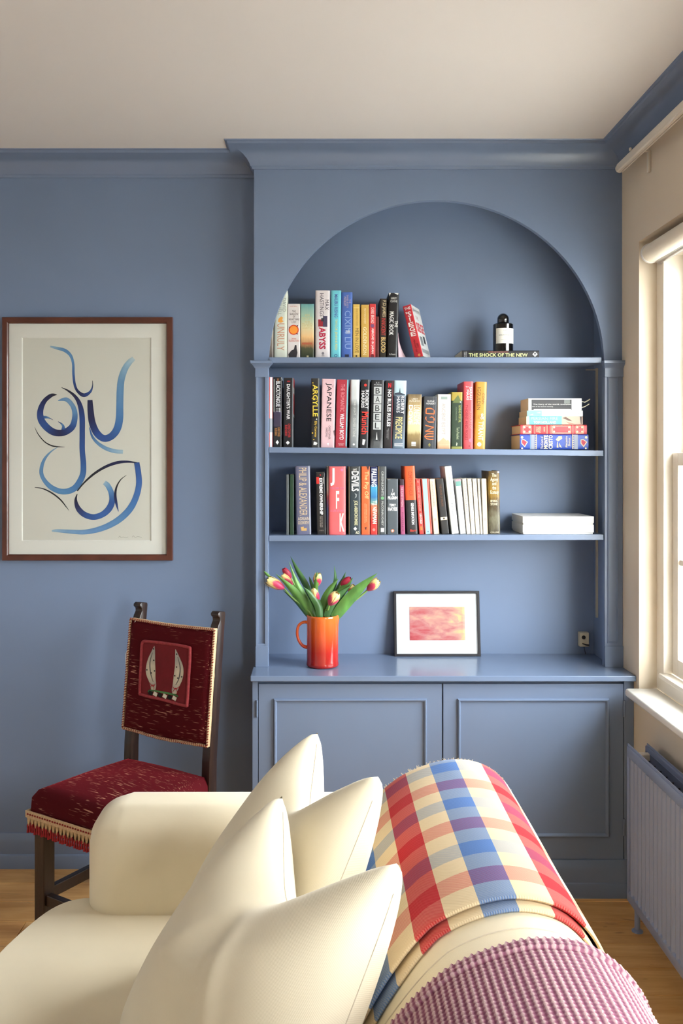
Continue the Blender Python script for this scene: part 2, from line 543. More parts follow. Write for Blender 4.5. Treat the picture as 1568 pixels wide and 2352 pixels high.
# pilasters beside the opening
def pilaster(n, a, b, capa, capb, left):
    y = YF
    X = lambda p: (p-CX)*(y-0.012)/F
    Z = lambda p: CH-(p-CY)*(y-0.012)/F
    base = G().box(X(a), X(b), y-0.006, y, Z(1484), Z(864)).obj('trim_%d' % n, BLUE_GLOSS, kind='structure')
    G().box(X(a)-0.001, X(b)+0.001, y-0.016, y, ZCT, Z(1484), bev=0.0015).obj('plinth', BLUE_GLOSS, base)
    w = X(b) - X(a)
    if left:
        for p, q in ((a, a+5.5), (b-7.5, b)):
            G().box(X(p), X(q), y-0.014, y-0.004, Z(1487), Z(866), bev=0.0012).obj('fillet', BLUE_GLOSS, base)
        G().box(X(a)+0.004, X(b)-0.004, y-0.0135, y-0.004, Z(1487), Z(1478), bev=0.003).obj('fillet', BLUE_GLOSS, base)
    else:
        G().box(X(a), X(b), y-0.010, y-0.006, Z(1484), Z(864)).obj('shaft', BLUE_GLOSS, base)
        G().frame(X(a)+0.008, X(b)-0.016, Z(1478), Z(864), y-0.010, [(0, 0), (0.001, 0.004), (0.004, 0.005), (0.007, 0.0)], False).obj('moulding', BLUE_GLOSS, base)
    G().box(X(a)-0.002, X(b)+0.001, y-0.016, y, Z(866), Z(845), bev=0.001).obj('necking', BLUE_GLOSS, base)
    # capital: a fillet over a splayed moulding
    rows = []
    ca, cb = X(capa), X(capb)
    if n == 2: cb = min(cb, XR-0.0005)
    na, nb = X(a)-0.003, X(b)+0.003
    for t, zz, out in ((0.0, 846, 0.017), (0.12, 844, 0.019), (0.35, 841, 0.024), (0.7, 838, 0.030), (1.0, 836, 0.034), (1.04, 835.5, 0.036), (1.04, 829.5, 0.036), (1.0, 829, 0.034)):
        xa, xb = na + (ca-na)*t, nb + (cb-nb)*t
        rows.append([(xa, y, Z(zz)), (xa, y-out, Z(zz)), (xb, y-out, Z(zz)), (xb, y, Z(zz))])
    g = G(); vs = g.grid(rows, close_u=True); g.cap(vs[0], True); g.cap(vs[-1])
    g.obj('capital', BLUE_GLOSS, base)
pilaster(1, 587, 615.5, 576, 625, True)
pilaster(2, 1389, 1430, 1383, 1431.5, False)

# ---------------------------------------------------------------- windows
def window(n, ya, yb, detail=True):
    xf = 1.167
    g = G()
    fw = 0.062
    g.box(xf, 1.33, yb-fw, yb, WZ0, WZ1); g.box(xf, 1.33, ya, ya+fw, WZ0, WZ1)
    g.box(xf, 1.33, ya+fw, yb-fw, WZ1-0.06, WZ1); g.box(xf, 1.33, ya+fw, yb-fw, WZ0, 0.79)
    fr = g.obj('window_%d' % n, WHITE_WOOD, kind='structure')
    G().box(xf-0.014, 1.195, ya+fw-0.02, yb-fw+0.012, 0.786, 0.802, bev=0.004).obj('window_stool', WHITE_WOOD, fr)
    i0, i1 = ya+fw+0.002, yb-fw-0.002
    for k, (x, z0, z1) in enumerate(((1.196, 0.802, 1.547), (1.240, 1.500, WZ1-0.06))):
        g = G()
        st, br = 0.045, 0.058 if k == 0 else 0.04
        g.box(x, x+0.038, i1-st, i1, z0, z1, bev=0.002); g.box(x, x+0.038, i0, i0+st, z0, z1, bev=0.002)
        g.box(x, x+0.038, i0+st, i1-st, z0, z0+br, bev=0.002); g.box(x, x+0.038, i0+st, i1-st, z1-0.043, z1, bev=0.002)
        sash = g.obj('sash', WHITE_WOOD, fr)
        ym, zm = (i0+i1)/2, (z0+br+z1-0.043)/2
        G().box(x+0.006, x+0.032, ym-0.010, ym+0.010, z0+br, z1-0.043, bev=0.003).obj('glazing_bar', WHITE_WOOD, sash)
        for p, q in ((i0+st, ym-0.010), (ym+0.010, i1-st)):
            G().box(x+0.006, x+0.032, p, q, zm-0.010, zm+0.010, bev=0.003).obj('glazing_bar', WHITE_WOOD, sash)
            for r, s_ in ((z0+br, zm-0.010), (zm+0.010, z1-0.043)):
                G().box(x+0.018, x+0.021, p, q, r, s_).obj('pane', GLASS, sash)
    # projecting sill board
    G().box(XR-0.052, xf, ya-0.03, yb-0.006, WZ0-0.026, WZ0+0.001, bev=0.009, seg=4).obj('window_sill', M('white_sill_gloss', (240, 236, 226), rough=0.22), fr, smooth=40)
    return fr
for i, (a, b) in enumerate(WINS): window(i+1, a, b)
gm = M('pavement_outside', (160, 158, 152), rough=0.9, var=0.1, vscale=2)
G().box(1.36, 40, -30, 30, -0.75, -0.7).obj('ground', gm, kind='structure', label='pale pavement outside the window')

# roller blind inside the reveal
bl = thing('roller_blind', 'rolled-up cream roller blind at the top of the window', 'blind', (1.128, 3.12, 2.19))
ya, yb = WINS[0]
BLIND = fabric('blind_cloth', (236, 226, 206), scale=300, bump=0.1)
BLIND_CAP = M('blind_plastic', (232, 230, 226), rough=0.4)
G().lathe([(0.0, ya+0.04), (0.031, ya+0.04), (0.031, yb-0.045), (0.0, yb-0.045)], 32, (1.132, 0, 2.224), 'Y').obj('blind_roll', BLIND, bl, smooth=40)
G().lathe([(0.0, yb-0.045), (0.033, yb-0.045), (0.034, yb-0.042), (0.034, yb-0.036), (0.030, yb-0.032), (0.0, yb-0.032)], 32, (1.132, 0, 2.224), 'Y').obj('end_cap', BLIND_CAP, bl, smooth=40)
G().box(1.128, 1.136, yb-0.032, yb, 2.21, 2.24).obj('blind_bracket', BLIND_CAP, bl)
G().lathe([(0.0, ya+0.06), (0.0115, ya+0.06), (0.0115, yb-0.05), (0.010, yb-0.045), (0.0, yb-0.045)], 20, (1.157, 0, 2.197), 'Y').obj('bottom_bar', METAL, bl, smooth=40, label='grey metal bottom bar')
G().box(1.156, 1.158, ya+0.06, yb-0.05, 2.20, 2.23).obj('blind_hem', BLIND, bl)

# curtain rail on the wall above
ct = thing('curtain_rail', 'white curtain rail along the wall under the cornice', 'curtain rail', (1.104, 3.02, 2.53))
G().prism([(1.045, 2.530), (1.049, 2.526), (1.058, 2.526), (1.058, 2.530), (1.061, 2.530), (1.061, 2.526), (1.066, 2.526), (1.070, 2.530), (1.070, 2.552), (1.066, 2.557), (1.049, 2.557), (1.045, 2.552)], -0.2, 3.175, 'Y').obj('rail', RAIL_WHITE, ct, smooth=30)
G().lathe([(0, 3.175), (0.015, 3.175), (0.015, 3.182), (0.011, 3.187), (0, 3.188)], 16, (1.0575, 0, 2.541), 'Y').obj('rail_end', RAIL_WHITE, ct, smooth=40)
for y in (3.02, 1.4):
    b_ = G().box(1.096, 1.106, y-0.008, y+0.008, 2.478, 2.550, bev=0.003).obj('rail_bracket', RAIL_WHITE, ct)
    G().box(1.05, 1.10, y-0.006, y+0.006, 2.546, 2.552, bev=0.001).obj('bracket_arm', RAIL_WHITE, b_)
    G().lathe([(0, 0.0), (0.005, 0.0), (0.005, 0.008), (0.003, 0.011), (0, 0.011)], 10, (1.047, y+0.02, 2.556)).obj('bracket_screw', RAIL_WHITE, b_, smooth=40)

# ---------------------------------------------------------------- radiator
rd = thing('radiator', 'blue grey ribbed panel radiator under the window', 'radiator', (1.03, 2.93, 0.0))
ry0, ry1, rxf, rz0, rz1 = 1.55, 2.95, 1.004, 0.097, 0.604
def panel(x, name, sgn):
    g = G()
    n, sub = int((ry1-ry0-0.03)/0.0333), 8
    ys = []
    for k in range(n*sub+1):
        t = (k % sub)/sub
        d = 0.0 if t < 0.45 else (0.5-0.5*math.cos((t-0.45)/0.55*2*math.pi))
        ys.append((ry1-0.015-k*0.0333/sub, d))
    rows = []
    for z, f_, base in ((rz0+0.030, 0, 0.0), (rz0+0.036, 1.0, 0.006), (rz1-0.046, 1.0, 0.006), (rz1-0.040, 0, 0.0)):
        rows.append([(x + sgn*(base - 0.0068*f_*d), y, z) for y, d in ys])
    g.grid(rows)
    xa, xb = x, x + sgn*0.012
    g.box(xa-0.0005*sgn, xb, ry0, ry1, rz1-0.041, rz1-0.006, bev=0.003); g.box(xa+sgn*0.003, xa+sgn*0.006, ry0, ry1, rz1-0.008, rz1)
    g.box(xa-0.0005*sgn, xb, ry0, ry1, rz0, rz0+0.031, bev=0.003)
    g.box(xa, xb, ry1-0.016, ry1, rz0+0.02, rz1-0.03, bev=0.002); g.box(xa, xb, ry0, ry0+0.016, rz0+0.02, rz1-0.03, bev=0.002)
    g.box(xa+sgn*0.010, xb+sgn*0.002, ry0+0.01, ry1-0.01, rz0+0.01, rz1-0.02)
    return g.obj(name, RADIATOR_PAINT, rd, smooth=30)
panel(rxf, 'front_panel', 1)
panel(rxf+0.071, 'back_panel', -1)
g = G()
for k in range(28):
    y = ry0 + 0.05 + k*(ry1-ry0-0.1)/27
    g.box(rxf+0.014, rxf+0.057, y-0.001, y+0.001, rz0+0.03, rz1-0.04)
g.obj('convector_fin', M('radiator_fins', (70, 74, 84), rough=0.6), rd, kind='stuff')
G().box(rxf+0.010, rxf+0.062, ry1-0.05, ry1-0.025, rz1-0.075, rz1-0.02, bev=0.004).obj('top_bracket', RAIL_WHITE, rd, label='pale plastic bracket')
for y in (ry1-0.15, ry0+0.15):
    G().box(rxf+0.070, XR, y-0.02, y+0.02, rz0+0.05, rz1-0.06).obj('wall_bracket', RADIATOR_PAINT, rd)
for y in (ry1-0.012, ry0+0.012):
    pp = G().tube([(rxf+0.03, y, 0.0), (rxf+0.03, y, rz0+0.03)], 0.009, 12).obj('pipe', RADIATOR_PAINT, rd, smooth=40)
    G().lathe([(0, 0.0), (0.018, 0.0), (0.018, 0.003), (0.010, 0.008), (0, 0.008)], 16, (rxf+0.03, y, 0)).obj('pipe_collar', RADIATOR_PAINT, pp, smooth=40)
# ---------------------------------------------------------------- fitted cabinet, worktop, shelves
Xd = lambda p: (p-CX)*YD/F
Zd = lambda p: CH-(p-CY)*YD/F
cb = thing('base_cabinet', 'blue painted base cabinet with two panelled doors below the alcove', 'cabinet', (0.44, 3.3, 0.0))
g = G()
g.box(XCL+0.001, XR, YD+0.021, YB-0.005, 0.0, ZCT-0.019)
g.box(XCL, Xd(592), YD, YD+0.022, 0.02, ZCT-0.019, bev=0.0015)
g.box(Xd(1433), XR-0.0005, YD, YD+0.022, 0.02, ZCT-0.019, bev=0.0015)
g.box(Xd(592), Xd(1433), YD, YD+0.022, 0.02, Zd(1976), bev=0.0015)
g.obj('carcass', BLUE_GLOSS, cb)
bead = [(0, 0), (0.0012, 0.006), (0.004, 0.0095), (0.0075, 0.0085), (0.0105, 0.004), (0.012, 0)]
for a, b, ma, mb, hx in ((593.5, 1014.5, 628, 980, 590), (1017.5, 1431.5, 1050, 1398, 1432.5)):
    d = G().box(Xd(a), Xd(b), YD, YD+0.020, Zd(1973.5), Zd(1571), bev=0.0012).obj('door', BLUE_GLOSS, cb)
    G().frame(Xd(ma), Xd(mb), Zd(1922), Zd(1604), YD, bead, False).obj('panel_moulding', BLUE_GLOSS, d, smooth=40)
    for y0_, y1_ in ((1608, 1646), (1880, 1918)):
        G().tube([(Xd(hx), YD-0.003, Zd(y1_)), (Xd(hx), YD-0.003, Zd(y0_))], 0.0038, 10).obj('hinge', BLUE_GLOSS, d, smooth=40)

G().box(-0.2307, XR-0.001, YCT, YB-0.0005, ZCT-0.019, ZCT, bev=0.0022).obj('worktop', M('blue_gloss_worktop', (114, 131, 158), rough=0.2, var=0.02, bump=0.02, bscale=50), None, loc=(0.44, 3.3, ZCT-0.019), label='blue painted worktop over the base cabinet, holding the jug of tulips', category='worktop')

YS = 3.297
XS = lambda p: (p-CX)*YS/F
ZS = lambda p: CH-(p-CY)*YS/F
SH = {1: (ZS(820.5), ZS(820.5)), 2: (ZS(1026.8), ZS(1034.6)), 3: (ZS(1230), ZS(1227.5))}
sx0, sx1 = xl+0.001, xr_-0.003
def shelf_z(s, X):
    a, b = SH[s]; return a + (b-a)*(X-sx0)/(sx1-sx0)
for s, lab, xe in ((1, 'top blue shelf across the foot of the arch', XS(1381)), (2, 'middle blue shelf, the second one down', sx1), (3, 'bottom blue shelf above the jug of tulips', sx1)):
    th = 0.0205
    za, zb = SH[s]; ze = shelf_z(s, xe)
    g = G().prism([(sx0, za-th), (xe, ze-th), (xe, ze), (sx0, za)], YS, YB-0.0005, 'Y', bev=0.0016)
    g.obj('shelf', BLUE_GLOSS, None, loc=(0.43, 3.4, za-th), label=lab, category='shelf', group='shelves in the alcove')

# slotted upright strip in the right corner of the alcove
st = thing('shelf_upright', 'thin dull brass upright strip in the right corner of the alcove', 'upright strip', (1.06, 3.46, 1.0))
G().box(1.0592, 1.0668, 3.455, 3.463, CH-(1418-CY)*3.46/F, CH-(846-CY)*3.46/F).obj('upright', BRASS, st)
G().tube([(1.02, 3.455, CH-(849-CY)*3.45/F), (1.058, 3.457, CH-(849-CY)*3.45/F)], 0.0022, 8).obj('hook', BRASS, st)

# socket box on the back wall
sb = thing('junction_box', 'small cream wall socket box low in the right corner of the alcove', 'socket', (1.01, YB, ZCT+0.02))
a, b = W(1331, 1453, 3.485), W(1352, 1485.5, 3.485)
bx = G().box(a.x, b.x, 3.483, YB-0.0005, b.z, a.z, bev=0.002).obj('box_cover', M('aged_cream_plastic', (214, 202, 172), rough=0.45, var=0.04), sb)
hc = W(1340, 1464, 3.483)
G().lathe([(0, -0.001), (0.0075, -0.001), (0.0075, 0.004), (0, 0.004)], 16, (hc.x, 3.483, hc.z), 'Y').obj('socket_hole', M('black_rubber', (18, 17, 17), rough=0.6), bx)
c0, c1 = W(1337, 1478, 3.481), W(1352, 1482, 3.481)
G().tube([(c0.x, 3.481, c0.z), ((c0.x+c1.x)/2, 3.478, c1.z+0.002), (c1.x, 3.480, c1.z)], [0.0018, 0.003, 0.0035], 8).obj('cable_stub', M('grey_cable', (70, 66, 58), rough=0.6), bx)
G().tube([(hc.x+0.004, 3.495, b.z+0.002), (hc.x+0.008, 3.497, b.z-0.015), (hc.x+0.012, 3.499, ZCT+0.001)], 0.0014, 6).obj('cable', M('thin_dark_cable', (60, 60, 66), rough=0.6), sb)

# ---------------------------------------------------------------- large framed ink drawing
INKM = None
def make_ink(name, rough=0.85):
    m, nt, bs = nodes_of(name)
    at = node(nt, 'ShaderNodeAttribute', attribute_name='Ink')
    tc = node(nt, 'ShaderNodeTexCoord')
    nz = node(nt, 'ShaderNodeTexNoise', i_Scale=60.0, i_Detail=4.0)
    nt.links.new(tc.outputs['Object'], nz.inputs['Vector'])
    hs = node(nt, 'ShaderNodeHueSaturation')
    mr = node(nt, 'ShaderNodeMapRange'); mr.inputs[3].default_value = 0.85; mr.inputs[4].default_value = 1.15
    nt.links.new(nz.outputs[0], mr.inputs[0]); nt.links.new(mr.outputs[0], hs.inputs['Value'])
    nt.links.new(at.outputs['Color'], hs.inputs['Color']); nt.links.new(hs.outputs[0], bs.inputs['Base Color'])
    bs.inputs['Roughness'].default_value = rough
    return m
INKM = make_ink('brush_ink')

def ribbon(name, pts, cols, conv, parent, mat, n=8, world=True):
    """flat stroke through (x, y, width) points, colours spread evenly along it"""
    P = bez(pts, n)
    vs, cs = [], []
    for i, (x, y, w) in enumerate(P):
        a, b = P[max(i-1, 0)], P[min(i+1, len(P)-1)]
        dx, dy = b[0]-a[0], b[1]-a[1]
        L = math.hypot(dx, dy) or 1
        nx, ny = -dy/L, dx/L
        w = max(w, 1.0)
        t = i/(len(P)-1)*(len(cols)-1)
        k = min(int(t), len(cols)-2); f_ = t-k
        c = [cols[k][j]*(1-f_)+cols[k+1][j]*f_ for j in range(3)]
        for s_ in (-0.5, 0, 0.5):
            vs.append(conv(x+nx*w*s_, y+ny*w*s_)); 
            d = 0.94 if s_ else 1.0
            cs.append([v*d for v in c])
    fs = []
    for i in range(len(P)-1):
        for k in range(2):
            a = i*3+k
            fs.append((a, a+1, a+4, a+3))
    o = raw(name, vs, fs, mat, parent, world)
    ca = o.data.color_attributes.new('Ink', 'FLOAT_COLOR', 'POINT')
    for i, c in enumerate(cs): ca.data[i].color = lin(c)
    return o

yf = 3.375
pt = thing('framed_drawing', 'tall dark wood frame with blue brush drawing on the left wall', 'picture', ((200-CX)*yf/F, YW, CH-(1288-CY)*yf/F))
fx0, fx1, fz0, fz1 = (4-CX)*yf/F, (395.5-CX)*yf/F, CH-(1288-CY)*yf/F, CH-(728-CY)*yf/F
G().frame(fx0, fx1, fz0, fz1, YW-0.0005, [(0, 0), (0, 0.022), (0.002, 0.025), (0.019, 0.025), (0.0225, 0.021), (0.0235, 0.012), (0.0235, 0)]).obj('frame', FRAMEWOOD, pt, smooth=30)
conv = lambda x, y, Y=3.3905: ((x/3.824-CX)*Y/F, Y, CH-(y/3.824+720-CY)*Y/F)
p0, p1 = conv(200, 218), conv(1322, 1990)
G().box(fx0+0.02, fx1-0.02, 3.392, YW-0.001, fz0+0.02, fz1-0.02).obj('drawing_paper', PAPER, pt)
g = G()
ya_, yb_ = 3.3885, 3.3915
def ringq(ax0, ax1, az0, az1, bx0, bx1, bz0, bz1, y1, y2):
    A = [(ax0, y1, az0), (ax1, y1, az0), (ax1, y1, az1), (ax0, y1, az1)]; B = [(bx0, y2, bz0), (bx1, y2, bz0), (bx1, y2, bz1), (bx0, y2, bz1)]
    for j in range(4):
        k = (j+1) % 4
        g.poly([A[j], A[k], B[k], B[j]])
ox0, ox1, oz0, oz1 = p0[0], p1[0], p1[2], p0[2]
ringq(fx0+0.02, fx1-0.02, fz0+0.02, fz1-0.02, ox0-0.003, ox1+0.003, oz0-0.003, oz1+0.003, ya_, ya_)
ringq(ox0-0.003, ox1+0.003, oz0-0.003, oz1+0.003, ox0, ox1, oz0, oz1, ya_, yb_)
g.obj('mount', MOUNT, pt, recalc=False)
NV, BL, LB, PL, BK = (14, 22, 78), (38, 84, 156), (96, 146, 196), (172, 200, 214), (12, 10, 22)
STROKES = [
 ([(440,290,14),(500,305,24),(570,325,30),(620,370,26),(642,440,22),(645,530,22),(655,620,22),(680,680,24),(735,718,34),(790,690,22),(812,640,10),(812,590,4)], [PL, LB, LB, BL, NV, BL, BK]),
 ([(540,650,4),(600,680,16),(660,730,28),(700,800,40),(720,900,48),(722,1050,48),(722,1200,48),(732,1320,50),(725,1420,52),(670,1520,55),(600,1560,52),(520,1560,48),(440,1520,44),(380,1450,36),(362,1380,34),(385,1290,26),(440,1220,14),(505,1175,4)], [BK, NV, (30,70,145), BL, (70,125,185), (90,145,195), LB, LB, (130,170,200)]),
 ([(500,713,4),(450,720,32),(390,770,40),(355,850,52),(360,930,60),(410,1000,62),(480,1045,60),(560,1045,58),(630,1000,56),(655,930,50),(655,860,45),(630,800,40),(580,755,36),(510,765,6)], [BK, NV, (30,62,135), BL, NV, BL, LB, (120,160,200), LB]),
 ([(380,912,26),(410,912,20),(440,922,8),(465,935,3)], [BL, LB, NV]),
 ([(555,1020,34),(555,990,22),(535,965,12),(510,950,4)], [BL, LB, NV]),
 ([(790,760,44),(795,850,54),(810,960,60),(850,1050,62),(910,1097,60),(975,1080,62),(1025,1020,66),(1048,930,66),(1052,800,62),(1055,680,62),(1065,580,60),(1095,490,56),(1135,430,50),(1175,395,40)], [NV, NV, (34,80,160), BL, (60,115,180), LB, (110,155,195), (150,186,210), (196,214,218)]),
 ([(785,1000,6),(810,1080,20),(860,1140,28),(930,1185,34),(1010,1210,36),(1080,1215,34)], [BL, LB, (130,170,205), PL]),
 ([(305,1000,2),(335,1060,7),(390,1125,9),(450,1160,11),(505,1170,9),(570,1172,2)], [BK, BK]),
 ([(305,1527,4),(380,1540,10),(460,1580,13),(530,1635,12),(575,1690,8),(605,1730,2)], [BK, BK]),
 ([(678,1560,10),(740,1485,14),(830,1405,20),(930,1345,24),(1030,1310,26),(1110,1302,20),(1180,1308,12),(1225,1315,8)], [BK, BK, NV, NV, BK]),
 ([(1200,1310,48),(1215,1400,50),(1220,1500,52),(1195,1610,54),(1145,1710,58),(1070,1790,58),(980,1850,54),(870,1895,48),(740,1920,42),(600,1915,34),(500,1908,26),(455,1910,14)], [BL, (56,104,178), (70,125,190), LB, (110,155,205), (130,170,208), PL]),
 ([(678,1585,6),(665,1640,24),(685,1710,44),(740,1765,50),(820,1788,50),(900,1765,52),(960,1710,56),(985,1640,52),(975,1570,48),(945,1510,46),(915,1485,40)], [BK, NV, BL, (56,104,178), BL, LB, PL]),
 ([(1110,1420,3),(1060,1460,8),(1025,1520,14),(1012,1590,22),(1020,1660,22),(1040,1740,4)], [BK, BK, NV, BL]),
]
for i, (p, c) in enumerate(STROKES):
    ribbon('brush_stroke', p, c, lambda x, y, i=i: conv(x, y, 3.3919 - 0.00003*i), pt, INKM)
for p in ([(1040,1968,3),(1052,1955,3),(1062,1968,3),(1080,1962,3),(1100,1968,3),(1125,1962,3)], [(1160,1965,3),(1172,1952,3),(1185,1966,3),(1210,1960,3),(1245,1966,3)]):
    ribbon('pencil_signature', p, [(170,165,155), (170,165,155)], lambda x, y: conv(x, y, 3.3918), pt, INKM, 4)
G().box(fx0+0.021, fx1-0.021, 3.3845, 3.3865, fz0+0.021, fz1-0.021).obj('glazing', GLASS, pt)

# ---------------------------------------------------------------- small framed print leaning on the alcove wall
pw, ph = 0.329, 0.246
pr = thing('framed_print', 'small black frame with a pink and red cloudy print, leaning on the alcove wall', 'picture', (((906+1104)/2-CX)*3.458/F, 3.458, ZCT+0.0003), (R(-8.2), 0, R(0.5)))
G().frame(-pw/2, pw/2, 0, ph, 0.0, [(0, -0.014), (0, -0.001), (0.001, 0), (0.0085, 0), (0.0095, -0.001), (0.0095, -0.014)]).obj('frame', BLACKFRAME, pr, world=False)
g = G()
g.box(-pw/2+0.006, pw/2-0.006, 0.007, 0.013, 0.006, ph-0.006)
g.obj('mount', MOUNT_WHITE, pr, world=False)
def make_cloud():
    m, nt, bs = nodes_of('pink_cloud_print')
    tc = node(nt, 'ShaderNodeTexCoord')
    mp = node(nt, 'ShaderNodeMapping'); mp.inputs['Scale'].default_value = (1.6, 1, 2.4); mp.inputs['Location'].default_value = (3.1, 0, 0.4)
    nt.links.new(tc.outputs['Generated'], mp.inputs[0])
    n = node(nt, 'ShaderNodeTexNoise', i_Scale=1.8, i_Detail=7.0, i_Roughness=0.62, i_Distortion=0.35)
    nt.links.new(mp.outputs[0], n.inputs['Vector'])
    sx = node(nt, 'ShaderNodeSeparateXYZ'); nt.links.new(tc.outputs['Generated'], sx.inputs[0])
    # a dark red heart slightly below the middle
    vd = node(nt, 'ShaderNodeVectorMath', operation='DISTANCE'); vd.inputs[1].default_value = (0.47, 0.5, 0.42)
    nt.links.new(tc.outputs['Generated'], vd.inputs[0])
    mr = node(nt, 'ShaderNodeMapRange'); mr.inputs[1].default_value = 0.0; mr.inputs[2].default_value = 0.4; mr.inputs[3].default_value = -0.30; mr.inputs[4].default_value = 0.06
    nt.links.new(vd.outputs['Value'], mr.inputs[0])
    ma = node(nt, 'ShaderNodeMath', operation='MULTIPLY_ADD'); ma.inputs[1].default_value = 0.22
    nt.links.new(sx.outputs['X'], ma.inputs[0]); nt.links.new(mr.outputs[0], ma.inputs[2])
    m3 = node(nt, 'ShaderNodeMath', operation='MULTIPLY_ADD'); m3.inputs[1].default_value = 0.12
    nt.links.new(sx.outputs['Z'], m3.inputs[0]); nt.links.new(ma.outputs[0], m3.inputs[2])
    ad = node(nt, 'ShaderNodeMath', operation='ADD'); nt.links.new(n.outputs[0], ad.inputs[0]); nt.links.new(m3.outputs[0], ad.inputs[1])
    rp = node(nt, 'ShaderNodeValToRGB'); e = rp.color_ramp.elements
    e[0].position = 0.30; e[0].color = lin((96, 34, 50))
    e[1].position = 0.92; e[1].color = lin((232, 196, 140))
    for p, c in ((0.42, (178, 48, 52)), (0.54, (196, 88, 94)), (0.68, (202, 132, 130)), (0.82, (218, 164, 144))):
        q = e.new(p); q.color = lin(c)
    nt.links.new(ad.outputs[0], rp.inputs[0]); nt.links.new(rp.outputs[0], bs.inputs['Base Color'])
    bs.inputs['Roughness'].default_value = 0.7
    return m
G().box(-pw/2+0.060, pw/2-0.057, 0.0062, 0.0072, 0.060, ph-0.060).obj('print_sheet', make_cloud(), pr, world=False)
G().box(-pw/2+0.009, pw/2-0.009, 0.0035, 0.005, 0.009, ph-0.009).obj('glazing', GLASS, pr, world=False)
# ---------------------------------------------------------------- old oak chair with red velvet
def make_velvet():
    m, nt, bs = nodes_of('worn_red_velvet')
    tc = node(nt, 'ShaderNodeTexCoord')
    mp = node(nt, 'ShaderNodeMapping'); mp.inputs['Scale'].default_value = (24, 300, 300)
    nt.links.new(tc.outputs['Object'], mp.inputs[0])
    n = node(nt, 'ShaderNodeTexNoise', i_Scale=1.0, i_Detail=1.0)
    nt.links.new(mp.outputs[0], n.inputs['Vector'])
    rp = node(nt, 'ShaderNodeValToRGB')
    rp.color_ramp.elements[0].position = 0.63; rp.color_ramp.elements[0].color = (0, 0, 0, 1)
    rp.color_ramp.elements[1].position = 0.70; rp.color_ramp.elements[1].color = (1, 1, 1, 1)
    nt.links.new(n.outputs[0], rp.inputs[0])
    n2 = node(nt, 'ShaderNodeTexNoise', i_Scale=7.0, i_Detail=3.0)     # bald patches come in areas
    nt.links.new(tc.outputs['Object'], n2.inputs['Vector'])
    r2 = node(nt, 'ShaderNodeValToRGB')
    r2.color_ramp.elements[0].position = 0.42; r2.color_ramp.elements[1].position = 0.6
    nt.links.new(n2.outputs[0], r2.inputs[0])
    mu = node(nt, 'ShaderNodeMath', operation='MULTIPLY')
    nt.links.new(rp.outputs[0], mu.inputs[0]); nt.links.new(r2.outputs[0], mu.inputs[1])
    mx = node(nt, 'ShaderNodeMix', data_type='RGBA')
    mx.inputs[6].default_value = lin((78, 7, 16)); mx.inputs[7].default_value = lin((190, 136, 112))
    nt.links.new(mu.outputs[0], mx.inputs[0]); nt.links.new(mx.outputs[2], bs.inputs['Base Color'])
    bs.inputs['Roughness'].default_value = 0.85
    bs.inputs['Sheen Weight'].default_value = 0.45
    bs.inputs['Sheen Roughness'].default_value = 0.35
    bs.inputs['Sheen Tint'].default_value = lin((200, 50, 60))
    bs.inputs['Specular IOR Level'].default_value = 0.15
    return m
VELVET = make_velvet()
BRAID = M('cream_braid', (206, 178, 140), rough=0.85, var=0.2, vscale=160)
BRAID_RED = M('red_braid_thread', (140, 34, 32), rough=0.85, var=0.2, vscale=80)
TASSEL = M('red_tassel_thread', (156, 30, 38), rough=0.8, var=0.2, vscale=90)
ch = thing('dining_chair', 'old dark oak chair with worn red velvet seat and back, by the blue wall', 'chair', (-0.62, 2.964, 0.0), (0, 0, R(-32.7)))
kw = dict(world=False)
# back posts: rear legs below, raked above, carved scroll on top  (outline in y, z)
post = [(0.200, 0.0), (0.236, 0.0), (0.222, 0.40), (0.224, 0.52), (0.262, 0.93), (0.270, 1.000), (0.268, 1.008), (0.240, 1.012), (0.231, 1.006), (0.231, 0.998), (0.240, 0.990), (0.241, 0.980), (0.232, 0.966), (0.226, 0.950), (0.228, 0.938), (0.185, 0.52), (0.180, 0.40)]
for s_ in (-1, 1):
    G().prism(post, s_*0.178-0.0165, s_*0.178+0.0165, 'X', bev=0.002).obj('back_post', DARKWOOD, ch, smooth=30, **kw)
    G().prism([(s_*0.195-0.0225, -0.193), (s_*0.195+0.0225, -0.193), (s_*0.195+0.0225, -0.148), (s_*0.195-0.0225, -0.148)], 0.0, 0.385, 'Z', bev=0.003).obj('leg', DARKWOOD, ch, **kw)
    G().box(s_*0.187-0.011, s_*0.187+0.011, -0.150, 0.200, 0.112, 0.150, bev=0.003).obj('stretcher', DARKWOOD, ch, **kw)
G().box(-0.175, 0.175, -0.184, -0.160, 0.098, 0.134, bev=0.003).obj('stretcher', DARKWOOD, ch, **kw)
G().box(-0.165, 0.165, 0.198, 0.218, 0.150, 0.185, bev=0.003).obj('stretcher', DARKWOOD, ch, **kw)
G().prism([(-0.215, -0.190), (0.215, -0.190), (0.195, 0.205), (-0.195, 0.205)], 0.335, 0.385, 'Z', bev=0.003).obj('seat_rail', DARKWOOD, ch, **kw)
